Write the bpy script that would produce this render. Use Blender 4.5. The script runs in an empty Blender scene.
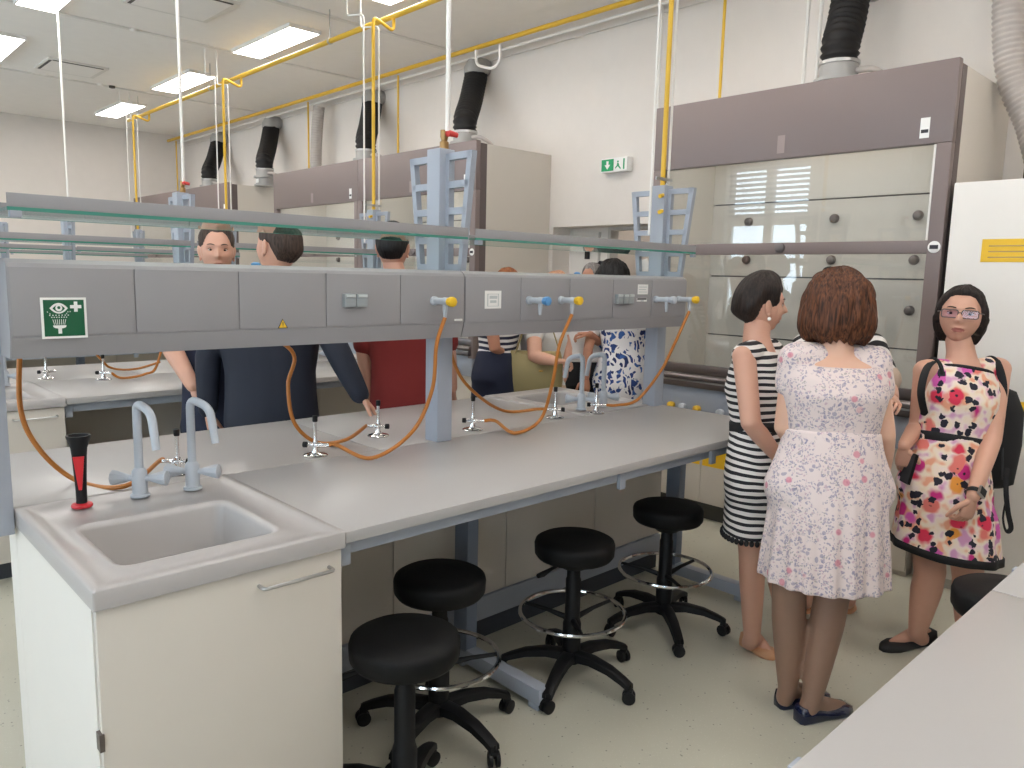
import bpy, bmesh, math, random
from mathutils import Vector, Matrix, noise
random.seed(7)
scene = bpy.context.scene
COL = scene.collection
V = Vector
PI = math.pi

# ------------------------------------------------------------------ camera
F_PX = 766.77
CAM = V((-0.41956, -1.67953, 1.57))
C_R = V((0.7254077, -0.68794918, 0.02257415))      # camera right
C_D = V((-0.07957125, -0.11638979, -0.99001103))   # camera down
C_F = V((0.68370468, 0.71636537, -0.13917102))     # camera forward
cam_data = bpy.data.cameras.new('camera')
cam = bpy.data.objects.new('camera', cam_data)
COL.objects.link(cam)
M3 = Matrix((C_R, -C_D, -C_F)).transposed()
cam.matrix_world = Matrix.Translation(CAM) @ M3.to_4x4()
cam_data.sensor_width = 36.0
cam_data.lens = F_PX / 1024 * 36.0
cam_data.clip_start = 0.02
scene.camera = cam

# ------------------------------------------------------------------ world, light, exposure
world = bpy.data.worlds.new('world')
scene.world = world
world.use_nodes = True
bg = world.node_tree.nodes['Background']
bg.inputs[0].default_value = (0.72, 0.865, 1.0, 1)
bg.inputs[1].default_value = 8.0
LAMP_STRENGTH = 14.0
scene.view_settings.view_transform = 'Standard'
scene.view_settings.look = 'None'
scene.view_settings.gamma = 1.0
scene.view_settings.use_curve_mapping = False
scene.view_settings.exposure = 0.22

# room extents
XW, XE = -3.0, 4.75          # window wall, hood wall
YS, YN = -6.0, 11.9
ZC = 3.77

# ------------------------------------------------------------------ helpers: rays
def ray(u, v):
    return C_R * ((u - 512) / F_PX) + C_D * ((v - 384) / F_PX) + C_F
def at_x(u, v, x):
    r = ray(u, v); return CAM + r * ((x - CAM.x) / r.x)
def at_y(u, v, y):
    r = ray(u, v); return CAM + r * ((y - CAM.y) / r.y)
def at_z(u, v, z):
    r = ray(u, v); return CAM + r * ((z - CAM.z) / r.z)
def P(u, v, d):
    return CAM + ray(u, v) * d

# ------------------------------------------------------------------ helpers: objects
def tag(o, label=None, cat=None, group=None, kind=None):
    if label: o['label'] = label
    if cat: o['category'] = cat
    if group: o['group'] = group
    if kind: o['kind'] = kind
    return o
def empty(name, loc, label=None, cat=None, group=None, rz=0.0):
    o = bpy.data.objects.new(name, None)
    o.empty_display_size = 0.1
    COL.objects.link(o)
    o.location = loc
    o.rotation_euler = (0, 0, rz)
    tag(o, label, cat, group)
    return o
def origin_of(o):
    p = V((0, 0, 0))
    while o is not None:
        p = p + o.location
        o = o.parent
    return p
def copy_tree(o, parent=None, off=None):
    c = o.copy()
    COL.objects.link(c)
    c.parent = parent
    if off is not None: c.location = o.location + V(off)
    for ch in list(o.children): copy_tree(ch, c)
    return c

class MB:
    """collects geometry for ONE mesh object"""
    def __init__(s):
        s.v = []; s.f = []; s.m = []; s.mi = 0
    def add(s, vs, fs):
        b = len(s.v)
        s.v.extend([V(p) for p in vs])
        for f in fs:
            s.f.append([i + b for i in f]); s.m.append(s.mi)
        return s
    def box(s, x0, x1, y0, y1, z0, z1, bev=0.0):
        if x0 > x1: x0, x1 = x1, x0
        if y0 > y1: y0, y1 = y1, y0
        if z0 > z1: z0, z1 = z1, z0
        if bev <= 0:
            vs = [(x, y, z) for z in (z0, z1) for y in (y0, y1) for x in (x0, x1)]
            return s.add(vs, [(0, 2, 3, 1), (4, 5, 7, 6), (0, 1, 5, 4), (2, 6, 7, 3), (0, 4, 6, 2), (1, 3, 7, 5)])
        bm = bmesh.new()
        bmesh.ops.create_cube(bm, size=1.0)
        for v in bm.verts:
            v.co = V(((x0 + x1) / 2 + v.co.x * (x1 - x0), (y0 + y1) / 2 + v.co.y * (y1 - y0), (z0 + z1) / 2 + v.co.z * (z1 - z0)))
        bev = min(bev, .45 * min(x1 - x0, y1 - y0, z1 - z0))
        bmesh.ops.bevel(bm, geom=list(bm.edges), offset=bev, segments=2, affect='EDGES', profile=.6)
        s.from_bm(bm); return s
    def from_bm(s, bm):
        bm.verts.index_update()
        s.add([v.co.copy() for v in bm.verts], [[v.index for v in f.verts] for f in bm.faces])
        bm.free()
    def loft(s, rings, cap0=True, cap1=True, closed=True):
        n = len(rings[0]); b = len(s.v)
        vs = [p for r in rings for p in r]; fs = []
        for i in range(len(rings) - 1):
            for j in range(n if closed else n - 1):
                k = (j + 1) % n
                fs.append((i * n + j, i * n + k, (i + 1) * n + k, (i + 1) * n + j))
        if cap0: fs.append(tuple(range(n - 1, -1, -1)))
        if cap1: fs.append(tuple((len(rings) - 1) * n + j for j in range(n)))
        return s.add(vs, fs)
    def tube(s, pts, r, n=10, caps=True, flat=1.0):
        pts = [V(p) for p in pts]
        if not hasattr(r, '__len__'): r = [r] * len(pts)
        rings = []; a = None
        for i, p in enumerate(pts):
            t = (pts[min(i + 1, len(pts) - 1)] - pts[max(i - 1, 0)])
            t = t.normalized() if t.length > 1e-9 else V((0, 0, 1))
            if a is None:
                a = t.cross(V((0, 0, 1)))
                if a.length < 1e-3: a = t.cross(V((0, 1, 0)))
            a = (a - t * a.dot(t)).normalized()
            b_ = t.cross(a)
            rings.append([p + a * math.cos(2 * PI * k / n) * r[i] + b_ * math.sin(2 * PI * k / n) * r[i] * flat for k in range(n)])
        return s.loft(rings, caps, caps)
    def capsule(s, pts, radii, n=12):
        """closed tapered tube with rounded ends"""
        pts = [V(p) for p in pts]
        d0 = (pts[0] - pts[1]).normalized(); d1 = (pts[-1] - pts[-2]).normalized()
        pp = []; rr = []
        for k in (0.97, .8, .45): pp.append(pts[0] + d0 * radii[0] * k); rr.append(radii[0] * math.sqrt(max(0.001, 1 - k * k)))
        for p, r in zip(pts, radii): pp.append(p); rr.append(r)
        for k in (.45, .8, .97): pp.append(pts[-1] + d1 * radii[-1] * k); rr.append(radii[-1] * math.sqrt(max(0.001, 1 - k * k)))
        return s.tube(pp, rr, n)
    def cyl(s, p0, p1, r0, r1=None, n=16):
        return s.tube([p0, p1], [r0, r0 if r1 is None else r1], n)
    def lathe(s, c, prof, n=24, axis=(0, 0, 1)):
        ax = V(axis).normalized()
        a = ax.cross(V((1, 0, 0)))
        if a.length < 1e-3: a = ax.cross(V((0, 1, 0)))
        a.normalize(); b_ = ax.cross(a); c = V(c)
        rings = [[c + ax * z + (a * math.cos(2 * PI * k / n) + b_ * math.sin(2 * PI * k / n)) * max(r, 1e-4) for k in range(n)] for r, z in prof]
        return s.loft(rings)
    def torus(s, c, R, r, n=40, m=8):
        c = V(c)
        rings = [[c + V((math.cos(t) * (R + r * math.cos(q)), math.sin(t) * (R + r * math.cos(q)), r * math.sin(q))) for q in [2 * PI * k / m for k in range(m)]] for t in [2 * PI * i / n for i in range(n + 1)]]
        return s.loft(rings, False, False)
    def ellip(s, c, ax, nu=16, nv=10):
        c = V(c); a, b_, d = [V(x) for x in ax]
        rings = []
        for i in range(nv + 1):
            ph = -PI / 2 + PI * (i / nv) * .98 + .01 * PI
            rings.append([c + (a * math.cos(t) + b_ * math.sin(t)) * math.cos(ph) + d * math.sin(ph) for t in [2 * PI * k / nu for k in range(nu)]])
        return s.loft(rings)
    def prism(s, poly, o, ax, ay, th):
        """poly (2D) in plane o+ax*x+ay*y extruded by vector th"""
        o = V(o); ax = V(ax); ay = V(ay); th = V(th); n = len(poly)
        a = [o + ax * x + ay * y for x, y in poly]; b_ = [p + th for p in a]
        fs = [tuple(range(n)), tuple(range(2 * n - 1, n - 1, -1))] + [(i, n + i, n + (i + 1) % n, (i + 1) % n) for i in range(n)]
        return s.add(a + b_, fs)
    def mesh(s, name, off=V((0, 0, 0)), fix=True):
        me = bpy.data.meshes.new(name)
        me.from_pydata([tuple(p - off) for p in s.v], [], s.f)
        me.polygons.foreach_set('material_index', s.m)
        if fix:
            bm = bmesh.new(); bm.from_mesh(me)
            bmesh.ops.recalc_face_normals(bm, faces=bm.faces)
            bm.to_mesh(me); bm.free()
        me.update()
        return me
    def build(s, name, mats, parent=None, smooth=True, loc=None, angle=40):
        """vertices are world coordinates unless loc says where the origin lies"""
        off = origin_of(parent) if parent is not None else (V(loc) if loc is not None else V((0, 0, 0)))
        me = s.mesh(name, off)
        if not isinstance(mats, (list, tuple)): mats = [mats]
        for m in mats: me.materials.append(m)
        if smooth:
            me.polygons.foreach_set('use_smooth', [True] * len(me.polygons))
            me.set_sharp_from_angle(angle=math.radians(angle))
        o = bpy.data.objects.new(name, me)
        COL.objects.link(o)
        if parent is not None: o.parent = parent
        else: o.location = off
        return o

def bez(pts, n=8):
    """catmull-rom through pts"""
    pts = [V(p) for p in pts]; out = []
    for i in range(len(pts) - 1):
        p0 = pts[max(i - 1, 0)]; p1 = pts[i]; p2 = pts[i + 1]; p3 = pts[min(i + 2, len(pts) - 1)]
        for k in range(n):
            t = k / n
            out.append(.5 * ((2 * p1) + (p2 - p0) * t + (2 * p0 - 5 * p1 + 4 * p2 - p3) * t * t + (3 * p1 - p0 - 3 * p2 + p3) * t ** 3))
    out.append(pts[-1])
    return out
def fillet(pts, r, n=5):
    """polyline with rounded corners"""
    pts = [V(p) for p in pts]; out = [pts[0]]
    for i in range(1, len(pts) - 1):
        a = (pts[i - 1] - pts[i]); b_ = (pts[i + 1] - pts[i])
        q = min(r, a.length * .49, b_.length * .49)
        A = pts[i] + a.normalized() * q; B = pts[i] + b_.normalized() * q
        for k in range(n + 1):
            t = k / n
            out.append(A * (1 - t) ** 2 + pts[i] * 2 * t * (1 - t) + B * t * t)
    out.append(pts[-1])
    return out

# ------------------------------------------------------------------ materials
def lin(c):
    return tuple(((x / 255) / 12.92 if x / 255 <= .04045 else ((x / 255 + .055) / 1.055) ** 2.4) for x in c)
def new_mat(name):
    m = bpy.data.materials.new(name); m.use_nodes = True
    return m, m.node_tree, m.node_tree.nodes['Principled BSDF']
def N(nt, t, **kw):
    n = nt.nodes.new(t)
    for k, v in kw.items(): setattr(n, k, v)
    return n
def mat(name, rgb, rough=.5, metal=0.0, var=.03, scale=8.0, bump=0.0, bscale=60.0, spec=.5, coat=0.0):
    m, nt, b = new_mat(name)
    c = lin(rgb)
    tc = N(nt, 'ShaderNodeTexCoord'); no = N(nt, 'ShaderNodeTexNoise')
    no.inputs['Scale'].default_value = scale; no.inputs['Detail'].default_value = 3
    nt.links.new(tc.outputs['Object'], no.inputs['Vector'])
    mx = N(nt, 'ShaderNodeMix', data_type='RGBA')
    mx.inputs['A'].default_value = (*[x * (1 - var) for x in c], 1)
    mx.inputs['B'].default_value = (*[min(1, x * (1 + var)) for x in c], 1)
    nt.links.new(no.outputs['Fac'], mx.inputs['Factor'])
    nt.links.new(mx.outputs['Result'], b.inputs['Base Color'])
    b.inputs['Roughness'].default_value = rough
    b.inputs['Metallic'].default_value = metal
    b.inputs['Specular IOR Level'].default_value = spec
    b.inputs['Coat Weight'].default_value = coat
    if bump > 0:
        n2 = N(nt, 'ShaderNodeTexNoise'); n2.inputs['Scale'].default_value = bscale; n2.inputs['Detail'].default_value = 4
        nt.links.new(tc.outputs['Object'], n2.inputs['Vector'])
        bp = N(nt, 'ShaderNodeBump'); bp.inputs['Strength'].default_value = bump; bp.inputs['Distance'].default_value = .01
        nt.links.new(n2.outputs['Fac'], bp.inputs['Height']); nt.links.new(bp.outputs['Normal'], b.inputs['Normal'])
    return m
def emis(name, rgb, s):
    m = bpy.data.materials.new(name); m.use_nodes = True; nt = m.node_tree; nt.nodes.clear()
    o = N(nt, 'ShaderNodeOutputMaterial'); e = N(nt, 'ShaderNodeEmission')
    e.inputs[0].default_value = (*rgb, 1); e.inputs[1].default_value = s
    nt.links.new(e.outputs[0], o.inputs[0]); return m
def glass(name, tint, ior=1.5, rough=0.0):
    m = bpy.data.materials.new(name); m.use_nodes = True; nt = m.node_tree; nt.nodes.clear()
    o = N(nt, 'ShaderNodeOutputMaterial'); t = N(nt, 'ShaderNodeBsdfTransparent'); g = N(nt, 'ShaderNodeBsdfGlossy')
    fr = N(nt, 'ShaderNodeFresnel'); mx = N(nt, 'ShaderNodeMixShader')
    t.inputs[0].default_value = (*tint, 1); g.inputs[0].default_value = (1, 1, 1, 1); g.inputs['Roughness'].default_value = rough
    ge = N(nt, 'ShaderNodeNewGeometry'); mi = N(nt, 'ShaderNodeMix')      # same reflectance on both faces of a pane
    mi.inputs['A'].default_value = ior; mi.inputs['B'].default_value = 1 / ior
    nt.links.new(ge.outputs['Backfacing'], mi.inputs['Factor']); nt.links.new(mi.outputs[0], fr.inputs[0])
    nt.links.new(fr.outputs[0], mx.inputs[0]); nt.links.new(t.outputs[0], mx.inputs[1]); nt.links.new(g.outputs[0], mx.inputs[2])
    nt.links.new(mx.outputs[0], o.inputs[0]); return m
def ramp(nt, stops, interp='LINEAR'):
    r = N(nt, 'ShaderNodeValToRGB'); e = r.color_ramp.elements; r.color_ramp.interpolation = interp
    while len(e) < len(stops): e.new(.5)
    for i, (p, c) in enumerate(stops):
        e[i].position = p; e[i].color = (*c, 1) if len(c) == 3 else c
    return r

M = {}
M['wall'] = mat('wall_paint', (222, 215, 208), .8, bump=.03, bscale=180)
M['ceil'] = mat('ceiling_paint', (240, 236, 231), .85)
M['top'] = mat('worktop_laminate', (172, 169, 167), .28, var=.015, scale=3)
M['sink'] = mat('sink_ceramic', (170, 166, 164), .3, var=.02)
M['grey'] = mat('channel_grey', (150, 148, 150), .45, var=.015)
M['seam'] = mat('seam_dark', (96, 95, 97), .7)
M['frame'] = mat('frame_bluegrey', (160, 166, 177), .45)
M['framed'] = mat('frame_bluegrey_dark', (118, 128, 145), .5)
M['cream'] = mat('cabinet_cream', (208, 201, 191), .5, var=.012)
M['white'] = mat('white_laminate', (228, 224, 218), .45, var=.012)
M['purple'] = mat('hood_mauve', (124, 110, 107), .4, var=.015)
M['purpled'] = mat('hood_mauve_dark', (98, 87, 86), .45)
M['liner'] = mat('hood_liner', (218, 214, 206), .5, var=.015)
M['steel'] = mat('steel', (190, 190, 190), .28, 1.0)
M['steeld'] = mat('steel_dark', (120, 112, 110), .35, .9)
M['chrome'] = mat('chrome', (225, 225, 225), .12, 1.0)
M['black'] = mat('black_plastic', (20, 20, 22), .5, spec=.3)
M['seat'] = mat('black_vinyl', (13, 13, 14), .62, bump=.08, bscale=220, spec=.25)
M['plinth'] = mat('plinth_dark', (62, 66, 74), .6)
M['hoodplinth'] = mat('hood_plinth', (70, 70, 66), .6)
M['yellow'] = mat('gas_yellow', (224, 180, 52), .4)
M['yellowl'] = mat('label_yellow', (236, 190, 40), .5)
M['pipew'] = mat('pipe_white', (232, 229, 224), .4)
M['red'] = mat('red_plastic', (205, 38, 48), .35)
M['redv'] = mat('red_valve', (190, 50, 45), .4)
M['tapgrey'] = mat('tap_grey', (182, 188, 196), .35)
M['tapblue'] = mat('tap_blue', (90, 150, 205), .35)
M['brass'] = mat('brass', (165, 130, 85), .35, .8)
M['socket'] = mat('socket_grey', (150, 156, 158), .35)
M['socketl'] = mat('socket_light', (190, 196, 196), .3)
M['paper'] = mat('paper', (236, 235, 232), .7)
M['ink'] = mat('ink', (50, 50, 55), .7)
M['green'] = mat('sign_green', (8, 88, 56), .45)
M['exitg'] = mat('exit_green', (0, 150, 90), .45)
M['duct'] = mat('black_duct', (26, 24, 24), .6, spec=.3)
M['ductg'] = mat('grey_duct', (176, 168, 162), .6)
M['collar'] = mat('collar_grey', (160, 158, 155), .45)
M['vent'] = mat('vent_grille', (222, 218, 212), .6)
M['ventd'] = mat('vent_slot', (80, 76, 72), .7)
M['ctrim'] = mat('ceiling_trim', (228, 224, 218), .7)
M['conduit'] = mat('conduit', (190, 186, 180), .6)
M['lamp'] = emis('lamp_diffuser', (1.0, .95, .905), LAMP_STRENGTH)
M['beigeplate'] = mat('plate_mauve_light', (152, 137, 133), .5)
M['hoodlamp'] = emis('hood_lamp_diffuser', (1.0, .97, .93), 6.5)
M['glass'] = glass('hood_glass', (.95, .95, .94), 1.55)
M['shelf'] = glass('shelf_glass', (.90, .96, .94), 1.5)
M['wglass'] = glass('window_glass', (.97, .98, .98), 1.45)
M['edge'] = mat('glass_edge_green', (70, 140, 125), .15)
M['blind'] = mat('blind_slat', (150, 158, 172), .5)

def floor_mat():
    m, nt, b = new_mat('floor_vinyl')
    tc = N(nt, 'ShaderNodeTexCoord')
    n1 = N(nt, 'ShaderNodeTexNoise'); n1.inputs['Scale'].default_value = 1.2; n1.inputs['Detail'].default_value = 4
    n2 = N(nt, 'ShaderNodeTexVoronoi'); n2.inputs['Scale'].default_value = 42
    n3 = N(nt, 'ShaderNodeTexVoronoi'); n3.inputs['Scale'].default_value = 95
    for n in (n1, n2, n3): nt.links.new(tc.outputs['Object'], n.inputs['Vector'])
    base = ramp(nt, [(.3, lin((185, 182, 166))), (.7, lin((195, 192, 176)))])
    nt.links.new(n1.outputs['Fac'], base.inputs[0])
    s1 = ramp(nt, [(.10, (1, 1, 1)), (.16, (0, 0, 0))]); nt.links.new(n2.outputs['Distance'], s1.inputs[0])
    s2 = ramp(nt, [(.12, (1, 1, 1)), (.2, (0, 0, 0))]); nt.links.new(n3.outputs['Distance'], s2.inputs[0])
    sp = N(nt, 'ShaderNodeSeparateColor'); nt.links.new(n2.outputs['Color'], sp.inputs[0])
    gt = N(nt, 'ShaderNodeMath', operation='GREATER_THAN'); gt.inputs[1].default_value = .62; nt.links.new(sp.outputs[0], gt.inputs[0])
    mu = N(nt, 'ShaderNodeMath', operation='MULTIPLY'); nt.links.new(gt.outputs[0], mu.inputs[0]); nt.links.new(s1.outputs[0], mu.inputs[1])
    a = N(nt, 'ShaderNodeMix', data_type='RGBA'); a.inputs['B'].default_value = (*lin((132, 132, 120)), 1)
    nt.links.new(base.outputs[0], a.inputs['A']); nt.links.new(mu.outputs[0], a.inputs['Factor'])
    c = N(nt, 'ShaderNodeMix', data_type='RGBA'); c.inputs['B'].default_value = (*lin((212, 209, 197)), 1)
    m2 = N(nt, 'ShaderNodeMath', operation='MULTIPLY'); m2.inputs[1].default_value = .5; nt.links.new(s2.outputs[0], m2.inputs[0])
    nt.links.new(a.outputs['Result'], c.inputs['A']); nt.links.new(m2.outputs[0], c.inputs['Factor'])
    nt.links.new(c.outputs['Result'], b.inputs['Base Color'])
    b.inputs['Roughness'].default_value = .38
    return m
M['floor'] = floor_mat()

# ================================================================== THE ROOM
def struct(name, mb, m, parent=None, smooth=False):
    o = mb.build(name, m, parent, smooth)
    if parent is None: o['kind'] = 'structure'
    return o
struct('floor', MB().box(XW, 7.0, YS, YN, -.1, 0), M['floor'])
struct('ceiling', MB().box(XW, 7.0, YS, YN, ZC, ZC + .1), M['ceil'])
struct('wall_back', MB().box(XW, XE, YN, YN + .1, 0, ZC), M['wall'])
struct('wall_front', MB().box(XW, 7.0, YS - .1, YS, 0, ZC), M['wall'])
# hood wall with the doorway recess (y 1.55..3.2, up to z 2.02)
DY0, DY1, DZ = 1.55, 3.24, 2.02
w = MB()
w.box(XE, XE + .32, YS, DY0, 0, ZC); w.box(XE, XE + .32, DY1, YN, 0, ZC); w.box(XE, XE + .32, DY0, DY1, DZ, ZC)
struct('wall_right', w, M['wall'])
# corridor wall behind the recess
w = MB(); w.box(6.4, 6.5, -.5, 6.0, 0, ZC); w.box(5.07, 6.4, -.5, -.4, 0, ZC); w.box(5.07, 6.4, 5.9, 6.0, 0, ZC)
struct('wall_corridor', w, M['wall'])
# door leaf + frame in the recess
d = empty('door_1', (5.0, 2.97, 0)); d['kind'] = 'structure'
MB().box(4.98, 5.03, 2.75, DY1, 0, DZ, .004).build('door_leaf', M['white'], d)
MB().box(4.965, 4.98, 2.86, 2.88, 0.2, 1.98).build('door_groove', M['conduit'], d)
q = MB(); q.box(4.955, 4.98, 2.985, 3.03, 1.74, 1.83, .004); q.build('card_reader', M['black'], d)
h = MB(); h.box(4.965, 4.98, 2.80, 2.84, 1.0, 1.16); h.tube(fillet([(4.97, 2.82, 1.1), (4.92, 2.82, 1.1), (4.92, 2.94, 1.1)], .015), .009)
h.build('door_handle', M['steel'], d)
h = MB(); h.cyl((4.98, 2.82, 1.70), (4.93, 2.82, 1.70), .025); h.cyl((4.94, 2.82, 1.70), (4.94, 2.9, 1.70), .008); h.build('closer_knob', M['black'], d)
struct('trim_1', MB().box(4.94, 5.05, 2.72, 2.75, 0, DZ).box(4.94, 5.05, DY0, DY0 + .03, 0, DZ).box(4.94, 5.05, DY0 + .03, 2.72, 1.99, DZ), M['conduit'])
# window wall (behind / left of the camera): piers, sill wall, lintel
WIN = [(-4.4, -3.0), (-1.9, -.5), (.6, 2.0), (3.75, 5.15), (6.3, 7.7), (8.8, 10.2)]
WZ0, WZ1 = .95, 3.4
w = MB(); w.box(XW - .3, XW, YS, YN, 0, WZ0); w.box(XW - .3, XW, YS, YN, WZ1, ZC)
ys = [YS] + [q for ab in WIN for q in ab] + [YN]
for i in range(0, len(ys), 2): w.box(XW - .3, XW, ys[i], ys[i + 1], WZ0, WZ1)
struct('wall_left', w, M['wall'])
for i, (a, b_) in enumerate(WIN):
    wn = empty('window_%d' % (i + 1), (XW - .15, (a + b_) / 2, WZ0)); wn['kind'] = 'structure'
    x0, x1 = XW - .2, XW - .13; mid = (a + b_) / 2
    fr = MB()
    fr.box(x0, x1, a, a + .07, WZ0, WZ1); fr.box(x0, x1, b_ - .07, b_, WZ0, WZ1); fr.box(x0, x1, a + .07, b_ - .07, WZ0, WZ0 + .07)
    fr.box(x0, x1, a + .07, b_ - .07, WZ1 - .07, WZ1); fr.box(x0, x1, mid - .07, mid + .07, WZ0 + .07, WZ1 - .07); fr.box(x0, x1, a + .07, b_ - .07, 2.45, 2.6)
    fr.build('window_frame', M['white'], wn, False)
    for s_ in ((a + .07, mid - .07), (mid + .07, b_ - .07)):
        for zz in ((WZ0 + .07, 2.45), (2.6, WZ1 - .07)):
            MB().box(XW - .17, XW - .165, s_[0], s_[1], zz[0], zz[1]).build('pane', M['wglass'], wn, False)
    MB().box(XW - .13, XW + .12, a - .03, b_ + .03, WZ0 - .03, WZ0).build('window_sill', M['white'], wn, False)
    bl = empty('venetian_blind', (XW - .06, mid, WZ1), 'grey venetian blind drawn a third down over window %d' % (i + 1), 'blind', 'venetian blinds on the window wall')
    bl['label'] = ['grey venetian blind on the southernmost window behind the camera', 'grey venetian blind on the window left of the camera', 'grey venetian blind on the window beside the sink bench end', 'grey venetian blind reflected in the big fume hood glass', 'grey venetian blind on the window by the third bench', 'grey venetian blind on the window nearest the far wall'][i]
    MB().box(XW - .09, XW - .03, a + .02, b_ - .02, WZ1 - .05, WZ1).build('head_rail', M['blind'], bl, False)
    sl = None
    for k in range(10):
        z = WZ1 - .10 - k * .078
        if sl is None:
            sl = MB().prism([(-.03, -.012), (.03, .022), (.03, .026), (-.03, -.008)], (XW - .06, a + .03, z), (1, 0, 0), (0, 0, 1), (0, b_ - a - .06, 0)).build('slat', M['blind'], bl, False)
        else:
            c = sl.copy(); COL.objects.link(c); c.parent = bl; c.location = (0, 0, -k * .078)
    for yy in (a + .3, b_ - .3):
        MB().cyl((XW - .06, yy, WZ1 - .05), (XW - .06, yy, WZ1 - .82), .003, n=6).build('cord', M['blind'], bl)
    # sampling portal for the daylight through this window
    ld = bpy.data.lights.new('daylight_portal', 'AREA'); ld.shape = 'RECTANGLE'; ld.size = b_ - a; ld.size_y = WZ1 - WZ0
    ld.cycles.is_portal = True
    lo = bpy.data.objects.new('daylight_portal', ld); COL.objects.link(lo)
    lo.location = (XW - .32, mid, (WZ0 + WZ1) / 2); lo.rotation_euler = (0, -PI / 2, 0)
    lo.rotation_euler = (V((1, 0, 0)).to_track_quat('-Z', 'Z')).to_euler()
# baseboards
struct('baseboard_back', MB().box(XW, XE, YN - .012, YN, 0, .1), M['conduit'])
struct('baseboard_right', MB().box(XE - .012, XE, YS, -1.6, 0, .1), M['conduit'])
struct('baseboard_left', MB().box(XW, XW + .012, YS, YN, 0, .1), M['conduit'])
# shallow cable ducts running across the ceiling, and a wall pilaster
for i, y in enumerate((1.7, 4.55, 6.25, 8.9)):
    struct('trim_%d' % (i + 2), MB().box(-2.5, XE, y - .025, y + .025, ZC - .012, ZC, .003), M['ctrim'])
struct('trim_6', MB().box(XE - .02, XE, YS, YN, ZC - .15, ZC - .12).box(XE - .05, XE, .60, .95, 2.7, ZC - .15), M['wall'])
# ---- ceiling lights
LIGHTS = []
for cx in (1.36, 3.235, -.52):
    for y in (.92, 3.25, 5.58, 7.9, 10.22):
        LIGHTS.append((cx, y))
for cx in (-.52, 1.36, 3.235): LIGHTS += [(cx, -1.4), (cx, -3.73)]
rown = ['row above the bench ends', 'row nearest the fume hoods', 'row nearest the windows']
coln = {.92: 'above the nearest bench', 3.25: 'second from the camera', 5.58: 'third from the camera', 7.9: 'fourth from the camera', 10.22: 'nearest the far wall', -1.4: 'above the camera', -3.73: 'behind the camera'}
lamp0 = None
for cx, y in LIGHTS:
    r_ = {1.36: 0, 3.235: 1, -.52: 2}[cx]
    lb = 'bright ceiling panel light, %s, %s' % (rown[r_], coln[y])
    if lamp0 is None:
        lamp0 = empty('ceiling_light', (cx, y, ZC), lb, 'ceiling light', 'ceiling panel lights')
        fr = MB(); a, b_ = .16, .61
        fr.box(cx - a, cx + a, y - b_, y - b_ + .012, ZC - .035, ZC); fr.box(cx - a, cx + a, y + b_ - .012, y + b_, ZC - .035, ZC)
        fr.box(cx - a, cx - a + .012, y - b_ + .012, y + b_ - .012, ZC - .035, ZC); fr.box(cx + a - .012, cx + a, y - b_ + .012, y + b_ - .012, ZC - .035, ZC)
        fr.build('frame', M['pipew'], lamp0, False)
        MB().box(cx - .148, cx + .148, y - .598, y + .598, ZC - .032, ZC - .012).build('diffuser', M['lamp'], lamp0, False)
    else:
        o = copy_tree(lamp0); o.location = (cx, y, ZC); o['label'] = lb
for y, lb in ((1.2, 'corridor ceiling light near the doorway, right one'), (3.6, 'corridor ceiling light near the doorway, left one')):
    o = copy_tree(lamp0); o.location = (5.8, y, ZC); o['label'] = lb
# ---- ceiling vents / sensors
def vent(cx, y, wx, wy, lb):
    t = empty('air_vent', (cx, y, ZC), lb, 'air vent', 'ceiling air vents')
    MB().box(cx - wx / 2, cx + wx / 2, y - wy / 2, y + wy / 2, ZC - .02, ZC, .004).build('frame', M['vent'], t)
    MB().box(cx - wx / 2 + .05, cx + wx / 2 - .05, y - wy / 2 + .05, y + wy / 2 - .05, ZC - .024, ZC - .018).build('grille', M['ceil'], t)
    MB().box(cx - wx / 2 + .05, cx + wx / 2 - .05, y - wy / 2 + .02, y - wy / 2 + .045, ZC - .024, ZC - .018).build('slot', M['ventd'], t)
    MB().box(cx - wx / 2 + .02, cx - wx / 2 + .045, y - wy / 2 + .05, y + wy / 2 - .05, ZC - .024, ZC - .018).build('slot', M['ventd'], t)
vent(2.15, 8.25, .6, .6, 'square ceiling air vent between the light rows, far one')
vent(2.2, 5.15, .7, .7, 'square ceiling air vent near the top edge of the picture')
vent(-1.6, 2.0, .6, .6, 'square ceiling air vent near the windows')
for i, (u, v) in enumerate(((133, 29), (112, 86), (100, 84))):
    p = at_z(u, v, ZC)
    o = MB().lathe((p.x, p.y, ZC - .028), [(.015, 0), (.034, .006), (.037, .028)], 20).build('smoke_detector', M['ventd'] if i == 1 else M['ceil'], loc=p)
    tag(o, ['round ceiling smoke detector near the first air vent', 'dark round ceiling sensor beside the far light panel', 'pale round ceiling sensor left of the dark one'][i], 'sensor')

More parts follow.
